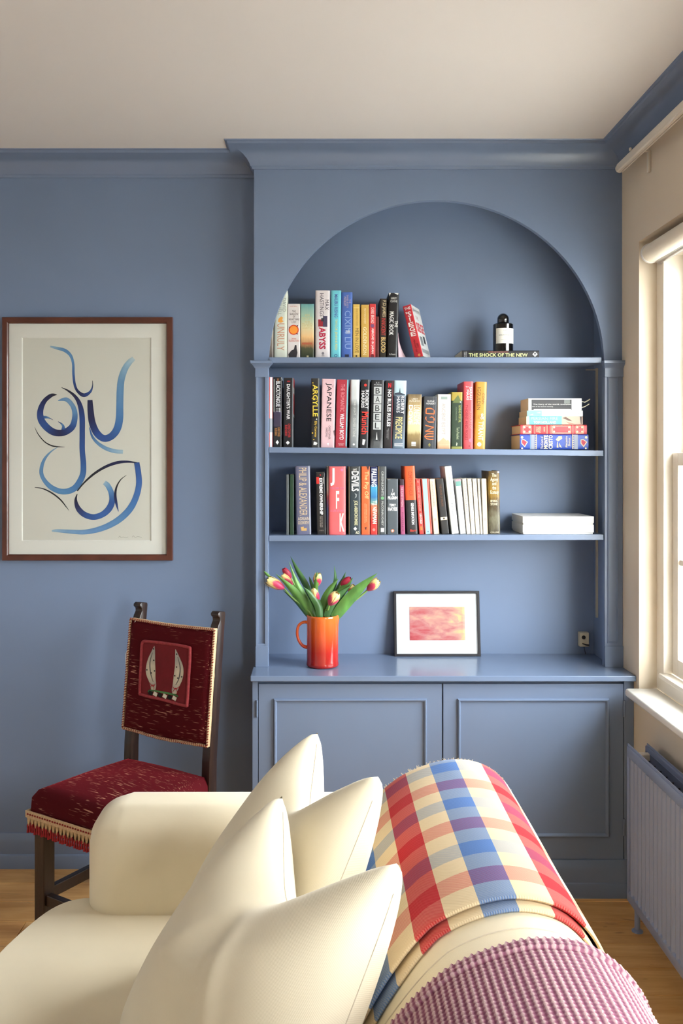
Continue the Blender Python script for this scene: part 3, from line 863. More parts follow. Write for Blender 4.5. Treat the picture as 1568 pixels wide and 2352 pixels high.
# domed seat
g = G(); rows = []
n = 26
def seat_xy(u, v):
    w = 0.226 - 0.034*v
    return (-w + 2*w*u, -0.203 + 0.408*v)
for j in range(n+1):
    r = []
    for i in range(n+1):
        u, v = i/n, j/n
        x, y = seat_xy(u, v)
        e = min(u, 1-u, v, 1-v)
        ed = min(1, e/0.10)
        z = 0.442 + 0.030*math.sqrt(max(0, 1-(1-ed)**2)) + 0.018*math.sin(math.pi*u)*math.sin(math.pi*v)
        k = 1 + 0.02*0
        r.append((x*(1-0.02*(1-ed)), y*(1-0.02*(1-ed)), z))
    rows.append(r)
vs = g.grid(rows)
ring = vs[0] + [vs[j][n] for j in range(1, n+1)] + vs[n][n-1::-1] + [vs[j][0] for j in range(n-1, 0, -1)]
low = [g.bm.verts.new((v.co.x*1.02, v.co.y*1.02, 0.372)) for v in ring]
for i in range(len(ring)):
    k = (i+1) % len(ring)
    g.bm.faces.new((ring[i], ring[k], low[k], low[i]))
seat = g.obj('seat', VELVET, ch, smooth=50, **kw)
# braid and tassel fringe round the seat
def edge_pts(zz, out, step):
    P = []
    for a, b in (((-0.226, 0.18), (-0.230, -0.207)), ((-0.230, -0.207), (0.230, -0.207)), ((0.230, -0.207), (0.194, 0.18))):
        L = math.dist(a, b); m_ = max(1, int(L/step))
        nx, ny = (b[1]-a[1])/L, -(b[0]-a[0])/L
        for i in range(m_):
            t = (i+0.5)/m_
            P.append((a[0]+(b[0]-a[0])*t - nx*-out*1, a[1]+(b[1]-a[1])*t - ny*-out*1, zz, math.atan2(b[1]-a[1], b[0]-a[0])))
    return P
g = G()
brd = [(-0.2, 0.185), (-0.232, -0.209), (0.232, -0.209), (0.197, 0.185)]
rows = []
for z, o in ((0.402, 0.0), (0.402, 0.004), (0.380, 0.004), (0.380, 0.0)):
    rows.append([(x + (o if x > 0 else -o), y - (o if y < 0 else 0), z) for x, y in brd])
rows.append(rows[0])
g.grid(rows)
fringe = g.obj('braid', BRAID, ch, **kw)
g = G()
for x, y, z, a in edge_pts(0.392, 0.0055, 0.0115):
    d = Vector((math.cos(a), math.sin(a), 0)); 
    g.tube([Vector((x, y, z)) - d*0.0028, Vector((x, y, z)) + d*0.0028], 0.0030, 6)
g.obj('braid_stitch', BRAID_RED, fringe, kind='stuff', **kw)
g = G()
for x, y, z, a in edge_pts(0.380, 0.003, 0.016):
    d = Vector((math.cos(a), math.sin(a), 0)); p = Vector((x, y, z)); nn = Vector((math.sin(a), -math.cos(a), 0))*0.002
    w = 0.0078
    g.poly([p - d*w + nn, p + d*w + nn, p + d*0.002 + nn*1.6 + Vector((0, 0, -0.026)), p - d*0.002 + nn*1.6 + Vector((0, 0, -0.026))])
    g.poly([p - d*w, p + d*w, p + d*0.002 + Vector((0, 0, -0.026)), p - d*0.002 + Vector((0, 0, -0.026))])
g.obj('scalloped_fringe', M('cream_fringe_thread', (196, 166, 124), rough=0.9, var=0.2, vscale=120), fringe, kind='stuff', **kw)
g = G()
for x, y, z, a in edge_pts(0.354, 0.005, 0.0105):
    zz = z + (0.004 if int(x*1000) % 2 else 0)
    g.tube([(x, y, zz+0.006), (x, y, zz), (x, y, zz-0.008), (x, y, zz-0.021)], [0.0015, 0.0042, 0.0028, 0.0048], 7)
g.obj('tassel', TASSEL, fringe, kind='stuff', smooth=50, **kw)
# padded back panel; it follows the rake of the posts
def back_pt(x, z, off=0.0):
    y = 0.185 + (z-0.52)*0.1029
    return (x, y - 0.004 - off, z)
bw, bz0, bz1 = 0.192, 0.575, 0.955
g = G(); rows = []
nb = 24
for j in range(nb+1):
    r = []
    for i in range(nb+1):
        u, v = i/nb, j/nb
        x = -bw + 2*bw*u; z = bz0 + (bz1-bz0)*v
        e = min(u, 1-u, v, 1-v); ed = min(1, e/0.08)
        z += 0.008*math.sin(math.pi*u*1.0)*(-1 if v > 0.9 else 0.6)*(1-ed) * (1 if v > 0.5 else -1.0) * 0.6
        r.append(back_pt(x, z, 0.006 + 0.014*math.sqrt(max(0, 1-(1-ed)**2)) + 0.006*math.sin(math.pi*u)*math.sin(math.pi*v)))
    rows.append(r)
vs = g.grid(rows)
ring = vs[0] + [vs[j][nb] for j in range(1, nb+1)] + vs[nb][nb-1::-1] + [vs[j][0] for j in range(nb-1, 0, -1)]
low = [g.bm.verts.new(back_pt(v.co.x, v.co.z, -0.003)) for v in ring]
for i in range(len(ring)):
    k = (i+1) % len(ring)
    g.bm.faces.new((ring[i], ring[k], low[k], low[i]))
g.cap(low)
bp = g.obj('backrest', VELVET, ch, smooth=50, **kw)
# cream braid round the backrest edge
def rim(t):
    P = []
    m_ = 22
    for i in range(m_): P.append((-bw, bz0 + (bz1-bz0)*i/m_))
    for i in range(m_): P.append((-bw+2*bw*i/m_, bz1 - 0.004*math.sin(math.pi*i/m_)))
    for i in range(m_): P.append((bw, bz1-(bz1-bz0)*i/m_))
    for i in range(m_+1): P.append((bw-2*bw*i/m_, bz0 - 0.007*math.sin(math.pi*i/m_*1.0)**2))
    return [back_pt(x + rng.uniform(-0.001, 0.001), z + rng.uniform(-0.001, 0.001), t) for x, z in P]
g = G(); g.tube(rim(0.010), 0.0052, 7); g.tube(rim(0.003), 0.0045, 7)
br = g.obj('back_braid', BRAID, bp, smooth=60, **kw)
g = G()
R_ = rim(0.0135)
for i in range(len(R_)-1):
    a, b = Vector(R_[i]), Vector(R_[i+1])
    for t in (0.25, 0.75):
        c = a.lerp(b, t); d = (b-a).normalized()
        e = Vector((0, 1, 0)).cross(d)
        g.tube([c - e*0.0042 - d*0.002, c + e*0.0042 + d*0.002], 0.0020, 5)
g.obj('back_braid_stitch', BRAID_RED, bp, kind='stuff', **kw)
for pts in ([(-bw-0.004, 0.845), (-bw-0.009, 0.83), (-bw-0.007, 0.80), (-bw-0.006, 0.79)], [(-bw+0.03, 0.958), (-bw+0.022, 0.945), (-bw+0.02, 0.935)]):
    G().tube([back_pt(x, z, 0.012) for x, z in pts], 0.0016, 6).obj('loose_thread', M('white_thread', (232, 226, 214), rough=0.9), bp, **kw)
# embroidered patch, in the pixels of a 1568-wide view of the panel mapped onto it
def cp(x, y, off=0.030):
    yt_, yb_ = 290 + 0.054*(x-215), 1530 + 0.14*(x-150)
    v = (y-yt_)/(yb_-yt_)
    u = (x - (225-75*v))/((1335-45*v) - (225-75*v))
    return back_pt(-bw + 2*bw*u, bz1 - (bz1-bz0)*v + 0.0, off)
PATCH = M('dark_red_patch', (112, 18, 26), rough=0.9, var=0.1, vscale=30)
PB = M('rose_patch_border', (150, 52, 56), rough=0.85, var=0.2, vscale=120)
pts = [cp(x, y, 0.0285) for x, y in ((440,520),(1080,575),(1060,1235),(430,1135))]
pa = raw('patch', pts + [cp(x, y, 0.022) for x, y in ((440,520),(1080,575),(1060,1235),(430,1135))], [(0,1,2,3),(4,7,6,5),(0,4,5,1),(1,5,6,2),(2,6,7,3),(3,7,4,0)], PATCH, bp, False)
g = G(); bp_ = bez([(470,525),(760,535),(1040,560),(1078,610),(1072,900),(1062,1190),(1030,1225),(740,1175),(470,1135),(428,1090),(435,800),(440,570),(470,525)], 6)
g.tube([cp(x, y, 0.029) for x, y in bp_], 0.0055, 8)
g.obj('patch_border', PB, bp, smooth=60, **kw)
EMB = make_ink('embroidery')
def emb(name, pts, cols, off):
    ribbon(name, pts, cols, lambda x, y: cp(x, y, off), bp, EMB, 5, False)
CREAM_T, GREY_T = (216, 206, 180), (176, 170, 160)
emb('feather', [(612,572,6),(600,640,50),(575,760,110),(572,870,130),(595,960,95),(612,1020,80),(612,1075,55)], [GREY_T, GREY_T, CREAM_T, CREAM_T, GREY_T, CREAM_T], 0.0300)
emb('feather', [(893,595,6),(920,690,60),(945,800,110),(940,900,120),(915,1000,90),(898,1060,75),(898,1100,50)], [GREY_T, GREY_T, CREAM_T, CREAM_T, GREY_T, CREAM_T], 0.0300)
for xs in ([(590,650,8),(560,760,14),(572,880,14),(610,980,8)], [(925,680,8),(962,800,14),(950,920,14),(910,1000,8)]):
    emb('feather_rib', xs, [(120,114,108), (96,92,92), (130,120,110)], 0.0304)
for x, y in ((605,605),(612,735),(522,848),(625,855),(582,880),(912,648),(916,795),(986,902),(896,895),(936,920)):
    emb('feather_spot', [(x-8,y,16),(x+8,y,16)], [(24,22,30),(24,22,30)], 0.0307)
for a in ([(560,990,6),(610,1030,9),(640,1000,6)], [(570,1040,6),(615,1015,9),(625,1065,6)], [(870,1020,6),(910,1045,9),(965,1010,6)], [(875,1080,6),(915,1035,9),(935,1085,6)]):
    emb('red_tie', a, [(176,24,34),(176,24,34)], 0.0307)
emb('wreath_green', [(540,1100,14),(580,1078,20),(740,1092,22),(900,1112,22),(945,1130,14)], [(46,96,52),(86,134,76),(46,96,52)], 0.0300)
for i in range(6):
    x = 575 + i*64; y = 1105 + i*8.5
    emb('wreath_bar', [(x-20,y-8,44),(x+28,y+14,44)], [(16,18,18)]*2 if i % 2 == 0 else [(228,220,200)]*2, 0.0302 + 0.0001*(i % 2))

# ---------------------------------------------------------------- sofa
so = thing('sofa', 'cream upholstered sofa with rounded arm, seen along its back', 'sofa', (-0.1, 1.3, 0.0))
SY0, SY1 = 0.34, 2.335
BACK = [(-0.05, 0.40), (-0.02, 0.50), (0.015, 0.585), (0.055, 0.665), (0.090, 0.716), (0.124, 0.757), (0.160, 0.793), (0.200, 0.822), (0.250, 0.8425), (0.302, 0.851), (0.355, 0.8415), (0.393, 0.815), (0.420, 0.772), (0.433, 0.71), (0.440, 0.62), (0.443, 0.45), (0.443, 0.28), (0.443, 0.13)]
_bp = bez(BACK, 6)
_s = [0.0]
for a, b in zip(_bp, _bp[1:]): _s.append(_s[-1] + math.dist(a, b))
S_RIDGE = _s[min(range(len(_bp)), key=lambda i: abs(_bp[i][0]-0.302) + (0 if _bp[i][1] > 0.8 else 9))]
def prof(s, off=0.0):
    """point on the sofa back's outline at arc length s from the ridge (+ towards the rear), pushed out by off"""
    t = min(max(s + S_RIDGE, 0.0), _s[-1]-1e-6)
    i = next(k for k in range(len(_s)-1) if _s[k+1] >= t)
    f_ = (t - _s[i])/(_s[i+1]-_s[i])
    a, b = _bp[i], _bp[i+1]
    p0_, p1_ = _bp[max(i-1, 0)], _bp[min(i+2, len(_bp)-1)]
    dx, dz = p1_[0]-p0_[0], p1_[1]-p0_[1]
    L = math.hypot(dx, dz)
    return (a[0]+(b[0]-a[0])*f_ - dz/L*off, a[1]+(b[1]-a[1])*f_ + dx/L*off)
g = G()
rows = []
yb0, yb1 = 0.50, 2.075
cen = (0.25, 0.45)
for y, k in [(yb0, 0.7), (yb0+0.02, 0.9), (yb0+0.06, 1.0)] + [(yb0+0.06+(yb1-0.13-yb0)*i/24, 1.0) for i in range(1, 25)] + [(yb1-0.045, 0.985), (yb1-0.025, 0.955), (yb1-0.01, 0.9), (yb1, 0.8)]:
    rows.append([(cen[0]+(p[0]-cen[0])*k, y, max(0.12, cen[1]+(p[1]-cen[1])*k)) for p in _bp] + [(-0.05, y, 0.13)])
vs = g.grid(rows, close_u=True); g.cap(vs[0], True); g.cap(vs[-1])
g.obj('back', SOFA_FAB, so, smooth=60)
G().tube([(lambda q: (q[0], 1.318 - 0.05*max(0, (-s-0.12))/0.3, q[1]))(prof(s, 0.0004)) for s in [-0.5+0.02*i for i in range(38)]], 0.0011, 6).obj('seam', PIPING, so, smooth=60)
for y0_, y1_ in ((2.100, SY1), (SY0, 0.575)):
    G().box(-0.545, 0.440, y0_, y1_, 0.13, 0.700, bev=0.088, seg=14).obj('arm', SOFA_FAB, so, smooth=60)
    ys_ = y0_ if y0_ > 1 else y1_
    G().box(-0.53, 0.43, y0_+0.03, y1_-0.03, 0.125, 0.34).obj('arm_base', SOFA_FAB, so)
seat_out = [(-0.03, 0.585), (-0.70, 0.585), (-0.708, 1.0), (-0.705, 1.5), (-0.697, 1.75), (-0.682, 1.92), (-0.662, 2.02), (-0.632, 2.115), (-0.598, 2.165), (-0.560, 2.185), (-0.44, 2.188), (-0.44, 2.135), (-0.03, 2.135)]
seat_out = seat_out[:2] + bez(seat_out[2:10], 4) + seat_out[10:]
g = G(); g.prism(seat_out[::-1], 0.295, 0.475, 'Z', bev=0.055, seg=7)
g.obj('seat_cushion', SOFA_FAB, so, smooth=60)
G().prism([(-0.68, 0.40), (-0.68, 2.10), (-0.62, 2.16), (0.43, 2.16), (0.43, 0.40)], 0.125, 0.298, 'Z', bev=0.03, seg=4).obj('base', SOFA_FAB, so, smooth=60)
for x, y in ((-0.48, 0.46), (-0.48, 2.22), (0.36, 0.46), (0.36, 2.22)):
    G().lathe([(0, 0), (0.016, 0), (0.024, 0.13), (0, 0.13)], 16, (x, y, 0)).obj('foot', DARKWOOD, so, smooth=40)

# ---------------------------------------------------------------- scatter cushions
def cushion(name, label, TF, TN, BF, BN, T, chop, seed, rake):
    TF, TN, BF, BN = map(Vector, (TF, TN, BF, BN))
    base = (BF+BN)/2
    c = thing(name, label, 'cushion', base, None, 'cream scatter cushions')
    r = random.Random(seed)
    nrm = ((TN-TF).cross(BF-TF)).normalized()            # towards the front
    if nrm.x > 0: nrm = -nrm
    ax = (TN-TF).normalized(); upv = ((TF+TN)/2-base).normalized()
    n = 56
    ph = [r.uniform(0, 6.28) for _ in range(6)]
    def pt(u, v, side):
        a, b = 2*u-1, 2*v-1
        bul = 0.03                                        # sides swell outwards a little
        k = 1 - 0.05*abs(a*b)**7
        a2 = a*k*(1 + bul*(1-b*b)); b2 = b*k*(1 + bul*(1-a*a)*(b < 0))
        uu, vv = (a2+1)/2, (b2+1)/2
        p = TF.lerp(TN, uu)*vv + BF.lerp(BN, uu)*(1-vv)
        su, sv = math.sin(math.pi*u), math.sin(math.pi*v)
        q = abs(u-0.48)/0.48
        d = chop*(1 - math.sqrt(q*q+0.02))*(max(0, (v-0.10)/0.90)**1.7)
        p += upv*(-max(d, -0.005))
        e = max(0.0, 16*u*(1-u)*v*(1-v))
        th = T*(e**0.45)
        if rake == 1 and not side: th *= 1 - 0.75*(1-u**1.5)*(1-v**2.5)      # squashed where the two cushions press together
        if rake == 0 and side: th *= 1 - 0.62*min(1, u*1.5)*(1-v**2.5)
        sgn = 1 if side else -1
        crease = max(0, 1-q)**1.2*max(0, (v-0.45)/0.55)**1.5
        th *= 1 - 0.35*crease
        wr = 0.004*math.sin(9*u+5*v+ph[0])*sv*su + 0.0035*math.sin(14*v-7*u+ph[1])*sv*su
        wr += 0.007*math.exp(-((u-0.5-0.30*(0.9-v))/0.045)**2)*sv*su*(v > 0.3)
        wr += 0.006*math.exp(-((u-0.46+0.35*(0.9-v))/0.05)**2)*sv*su*(v > 0.4)
        return p + nrm*(sgn*th + (wr if side else 0))
    front = [[pt(i/n, j/n, 1) for i in range(n+1)] for j in range(n+1)]
    back = [[pt(i/n, j/n, 0) for i in range(n+1)] for j in range(n+1)]
    g = G()
    uvs = [[(0.5*i/n, 0.5*j/n) for i in range(n+1)] for j in range(n+1)]
    g.grid(front, uvs=uvs); g.grid(back, uvs=uvs)
    bmesh.ops.remove_doubles(g.bm, verts=g.bm.verts[:], dist=1e-5)
    g.obj('cover', CUSH_FAB, c, smooth=180)
    g = G()
    for line in ([pt(0, j/n, 1) for j in range(5, n-4)], [pt(i/n, 1, 1) for i in range(5, n-4)], [pt(1, j/n, 1) for j in range(5, n-4)], [pt(i/n, 0, 1) for i in range(5, n-4)]):
        g.tube(line, 0.0009, 6)
    g.obj('edge_seam', PIPING, c, smooth=60)
    return c
cushion('cushion', 'cream cushion with a dented top, farther one, by the sofa arm', (0.005, 1.94, 0.958), (0.118, 1.645, 0.955), (-0.300, 1.905, 0.525), (-0.107, 1.46, 0.52), 0.115, 0.16, 3, 0)
cushion('cushion', 'cream cushion with a dented top, nearer one filling the foreground', (-0.062, 1.66, 0.927), (0.130, 1.35, 0.928), (-0.350, 1.595, 0.525), (-0.085, 1.155, 0.52), 0.115, 0.17, 5, 1)

# ---------------------------------------------------------------- plaid throw
def make_plaid():
    m, nt, bs = nodes_of('plaid_wool')
    uv = node(nt, 'ShaderNodeTexCoord'); sx = node(nt, 'ShaderNodeSeparateXYZ')
    nt.links.new(uv.outputs['UV'], sx.inputs[0])
    cols = [(228, 205, 166), (190, 30, 40), (228, 205, 166), (80, 118, 180)]
    outs = []
    for ax in ('X', 'Y'):
        a = node(nt, 'ShaderNodeMath', operation='MULTIPLY'); a.inputs[1].default_value = 0.25
        nt.links.new(sx.outputs[ax], a.inputs[0])
        b = node(nt, 'ShaderNodeMath', operation='FRACT'); nt.links.new(a.outputs[0], b.inputs[0])
        rp = node(nt, 'ShaderNodeValToRGB'); rp.color_ramp.interpolation = 'CONSTANT'
        e = rp.color_ramp.elements
        e[0].position = 0; e[1].position = 0.25; e.new(0.5); e.new(0.75)
        for q, c in zip(e, cols): q.color = tuple(v/255 for v in c) + (1,)
        nt.links.new(b.outputs[0], rp.inputs[0]); outs.append(rp.outputs[0])
    # twill: diagonal ribs show warp and weft in turn
    dg = node(nt, 'ShaderNodeMath', operation='ADD'); nt.links.new(sx.outputs['X'], dg.inputs[0]); nt.links.new(sx.outputs['Y'], dg.inputs[1])
    ml = node(nt, 'ShaderNodeMath', operation='MULTIPLY'); ml.inputs[1].default_value = 2*math.pi*14; nt.links.new(dg.outputs[0], ml.inputs[0])
    sn = node(nt, 'ShaderNodeMath', operation='SINE'); nt.links.new(ml.outputs[0], sn.inputs[0])
    fa = node(nt, 'ShaderNodeMath', operation='MULTIPLY_ADD'); fa.inputs[1].default_value = 0.13; fa.inputs[2].default_value = 0.31
    nt.links.new(sn.outputs[0], fa.inputs[0])
    nz = node(nt, 'ShaderNodeTexNoise', i_Scale=40.0, i_Detail=3.0); nt.links.new(uv.outputs['UV'], nz.inputs['Vector'])
    f2 = node(nt, 'ShaderNodeMath', operation='MULTIPLY_ADD'); f2.inputs[1].default_value = 0.16; nt.links.new(nz.outputs[0], f2.inputs[0]); nt.links.new(fa.outputs[0], f2.inputs[2])
    f3 = node(nt, 'ShaderNodeMath', operation='SUBTRACT'); f3.inputs[1].default_value = 0.08; nt.links.new(f2.outputs[0], f3.inputs[0])
    mx = node(nt, 'ShaderNodeMix', data_type='RGBA'); nt.links.new(f3.outputs[0], mx.inputs[0]); nt.links.new(outs[0], mx.inputs[6]); nt.links.new(outs[1], mx.inputs[7])
    ga = node(nt, 'ShaderNodeGamma'); ga.inputs[1].default_value = 2.2      # the yarns mix as the eye sees them
    nt.links.new(mx.outputs[2], ga.inputs[0]); nt.links.new(ga.outputs[0], bs.inputs['Base Color'])
    bs.inputs['Roughness'].default_value = 0.95; bs.inputs['Sheen Weight'].default_value = 0.1; bs.inputs['Specular IOR Level'].default_value = 0.1
    add_bump(nt, bs, sn.outputs[0], 0.25, 0.001)
    return m
PLAID = make_plaid()
def draped(name, parent, mat, sa, sb, ya, yb, off, th, ustep, vstep, v0, ns=90, ny=40, sag=None, lead=None):
    g = G(); top, bot, uv = [], [], []
    for j in range(ny+1):
        r1, r2, ru = [], [], []
        for i in range(ns+1):
            s = sa + (sb-sa)*i/ns
            y = ya + (yb-ya)*j/ny
            if lead: y += lead(s)*(1-j/ny)
            o = off + (sag(s, y) if sag else 0)
            a, b = prof(s, o+th), prof(s, o)
            r1.append((a[0], y, a[1])); r2.append((b[0], y, b[1])); ru.append((s/ustep, v0 + (yb-ya)*j/ny/vstep))
        top.append(r1); bot.append(r2); uv.append(ru)
    # rounded rim so that the sheet has real thickness
    rows = [[tuple((Vector(a)+Vector(b))/2 - Vector((0, th*0.4, 0))) for a, b in zip(top[0], bot[0])]] + top + [[tuple((Vector(a)+Vector(b))/2 + Vector((0, th*0.3, 0))) for a, b in zip(top[-1], bot[-1])]] + bot[::-1]
    uvs = [uv[0]] + uv + [uv[-1]] + uv[::-1]
    rows.append(rows[0]); uvs.append(uvs[0])
    g.grid(rows, uvs=uvs)
    bmesh.ops.remove_doubles(g.bm, verts=g.bm.verts[:], dist=1e-6)
    return g.obj(name, mat, parent, smooth=70)
pl = thing('plaid_throw', 'folded red, blue and cream checked wool throw over the sofa back', 'throw', (0.3, 1.7, 0.45))
ripple = lambda s, y: 0.0015*math.sin(7*y+9*s) + 0.001*math.sin(23*s)
lead = lambda s: 0.10*max(0, -s-0.13)/0.3 * -1
draped('lower_layer', pl, PLAID, -0.42, 0.46, 1.362, 1.985, 0.0015, 0.006, 0.0525, 0.050, 4.0, sag=None, lead=lead)
draped('upper_layer', pl, PLAID, -0.42, 0.44, 1.382, 2.000, 0.0105, 0.006, 0.0525, 0.050, 0.0, sag=lambda s, y: abs(ripple(s, y)) + 0.004*max(0, s-0.1)/0.3, lead=lead)
g = G()
for i in range(420):
    s = rng.uniform(-0.30, 0.30)
    a = prof(s, 0.0135 + rng.uniform(-0.002, 0.002)); b = prof(s + rng.uniform(-0.004, 0.004), 0.0135 + rng.uniform(-0.003, 0.006))
    y = 2.000
    g.tube([(a[0], y, a[1]), (b[0], y+rng.uniform(0.004, 0.011), b[1])], 0.0005, 4, caps=False)
g.obj('frayed_edge', M('cream_wool_fibre', (226, 208, 176), rough=0.95), pl, kind='stuff')

# ---------------------------------------------------------------- knitted throw in the foreground
def make_knit():
    m, nt, bs = nodes_of('mauve_marled_yarn')
    tc = node(nt, 'ShaderNodeTexCoord'); sx = node(nt, 'ShaderNodeSeparateXYZ'); nt.links.new(tc.outputs['UV'], sx.inputs[0])
    nz = node(nt, 'ShaderNodeTexNoise', i_Scale=1.3, i_Detail=3.0); nt.links.new(tc.outputs['UV'], nz.inputs['Vector'])
    # two yarns: plum in every other course, pale pink between
    a = node(nt, 'ShaderNodeMath', operation='MULTIPLY'); a.inputs[1].default_value = 2*math.pi; nt.links.new(sx.outputs['X'], a.inputs[0])
    c = node(nt, 'ShaderNodeMath', operation='COSINE'); nt.links.new(a.outputs[0], c.inputs[0])
    b = node(nt, 'ShaderNodeMath', operation='MULTIPLY'); b.inputs[1].default_value = 2*math.pi; nt.links.new(sx.outputs['Y'], b.inputs[0])
    d = node(nt, 'ShaderNodeMath', operation='COSINE'); nt.links.new(b.outputs[0], d.inputs[0])
    e = node(nt, 'ShaderNodeMath', operation='MULTIPLY_ADD'); e.inputs[1].default_value = 0.42; nt.links.new(d.outputs[0], e.inputs[0]); nt.links.new(c.outputs[0], e.inputs[2])
    f_ = node(nt, 'ShaderNodeMath', operation='MULTIPLY_ADD'); f_.inputs[1].default_value = 1.6; nt.links.new(nz.outputs[0], f_.inputs[0]); nt.links.new(e.outputs[0], f_.inputs[2])
    mr = node(nt, 'ShaderNodeMapRange'); mr.inputs[1].default_value = -0.5; mr.inputs[2].default_value = 2.0; nt.links.new(f_.outputs[0], mr.inputs[0])
    rp = node(nt, 'ShaderNodeValToRGB'); q = rp.color_ramp.elements
    q[0].position = 0.15; q[0].color = lin((136, 70, 98)); q[1].position = 0.85; q[1].color = lin((206, 172, 172))
    w = q.new(0.5); w.color = lin((166, 112, 130))
    nt.links.new(mr.outputs[0], rp.inputs[0]); nt.links.new(rp.outputs[0], bs.inputs['Base Color'])
    n2 = node(nt, 'ShaderNodeTexNoise', i_Scale=9.0, i_Detail=2.0); nt.links.new(tc.outputs['UV'], n2.inputs['Vector'])
    add_bump(nt, bs, n2.outputs[0], 0.5, 0.002)
    bs.inputs['Roughness'].default_value = 0.95; bs.inputs['Sheen Weight'].default_value = 0.08
    return m
kn = thing('knitted_throw', 'mauve waffle-knit blanket over the near end of the sofa back', 'blanket', (0.3, 0.95, 0.4))
g = G()
sa, sb, ya, yb = -0.46, 0.62, 0.62, 1.262
rib, crs = 0.0098, 0.0082
sub = 6
ns, nyk = int((sb-sa)/rib*sub), int((yb-ya)/crs*4)
top, uv = [], []
tab = [(prof(sa+(sb-sa)*i/ns, 0.0), prof(sa+(sb-sa)*i/ns, 1.0), sa+(sb-sa)*i/ns) for i in range(ns+1)]
for j in range(nyk+1):
    y = ya + (yb-ya)*j/nyk
    r, ru = [], []
    for i, (a, b, s) in enumerate(tab):
        nx, nz_ = b[0]-a[0], b[1]-a[1]
        bulge = 0.012*max(0.0, min(1.0, (s+0.05)/0.2)) + 0.008*max(0.0, min(1.0, (s-0.02)/0.12))
        bulge += 0.004*max(0, (1.262-y)/0.5)*max(0, min(1, (s+0.1)/0.2))
        fold = 0.004*math.sin(4.5*y + 11*s)*(0.3 + max(0, s)*1.2)
        u, v = s/rib, (y-ya)/crs
        k = 0.0008*math.cos(2*math.pi*u) + 0.0009*math.cos(2*math.pi*v)*(0.6+0.4*math.cos(2*math.pi*u))
        edge = 1.0 if j < nyk-2 else 0.3
        rim_ = 0.004*(1 if j > nyk-10 else 0)
        o = 0.010 + bulge + fold + k*edge + rim_
        r.append((a[0]+nx*o, y + 0.004*math.sin(2*math.pi*u)*(j == nyk) - 0.05*max(0, -s-0.13), a[1]+nz_*o)); ru.append((u, v))
    top.append(r); uv.append(ru)
skirt = [(a[0]+(b[0]-a[0])*0.002, yb-0.004 - 0.05*max(0, -s-0.13), a[1]+(b[1]-a[1])*0.002) for a, b, s in tab]
g.grid(top + [skirt], uvs=uv + [uv[-1]])
g.obj('knit', make_knit(), kn, smooth=70)
# ---------------------------------------------------------------- orange jug
JY = 3.305
jx = (740.5-CX)*JY/F
jr, jh = 36.3*JY/F, 0.186
JUG = RAMP('orange_to_red_glaze', [(0.0, (158, 28, 24)), (0.30, (182, 40, 30)), (0.62, (216, 84, 36)), (1.0, (228, 112, 42))], const=False, rough=0.16, coat=0.4)
jg = thing('jug', 'glazed orange to red stoneware jug on the blue worktop', 'jug', (jx, JY, ZCT))
n = 48
def jug_ring(r, z, spout):
    out = []
    for k in range(n):
        a = 2*math.pi*k/n
        w = math.exp(-(((a+math.pi) % (2*math.pi) - math.pi)/0.30)**2)*spout
        out.append((jx + (r+w)*math.cos(a), JY + (r+w*0.3)*math.sin(a), ZCT + z + w*0.5))
    return out
rows = []
for r, z, s_ in ((0.0, 0.0015, 0), (jr-0.008, 0.0, 0), (jr-0.001, 0.002, 0), (jr+0.002, 0.006, 0), (jr+0.001, 0.013, 0), (jr, 0.02, 0), (jr, 0.06, 0), (jr, 0.12, 0), (jr, 0.15, 0.001), (jr, 0.165, 0.003), (jr, 0.178, 0.007), (jr+0.0005, 0.1845, 0.009), (jr-0.001, jh, 0.0092), (jr-0.004, 0.1855, 0.009), (jr-0.005, 0.176, 0.006), (jr-0.005, 0.15, 0.001), (jr-0.005, 0.05, 0), (jr-0.006, 0.008, 0), (0.0, 0.006, 0)):
    rows.append(jug_ring(max(r, 0.0005), z, s_))
g = G(); g.grid(rows, close_u=True)
g.obj('body', JUG, jg, smooth=50)
h = bez([(640, 862), (628, 845), (590, 830), (540, 838), (496, 880), (482, 960), (498, 1040), (540, 1105), (590, 1130), (640, 1130)], 5)
Lz = lambda x, y, Y: W(x/5.2267+590, y/5.2267+1270, Y)
hp = [Lz(x, y, JY) for x, y in h]
m_ = len(hp)
g = G(); g.tube(hp, [0.0052 + 0.0030*abs(2*i/(m_-1)-1)**3 for i in range(m_)], 12)
g.obj('handle', RAMP('handle_glaze', [(0.0, (212, 66, 36)), (1.0, (234, 104, 40))], const=False, rough=0.16, coat=0.4), jg, smooth=60)

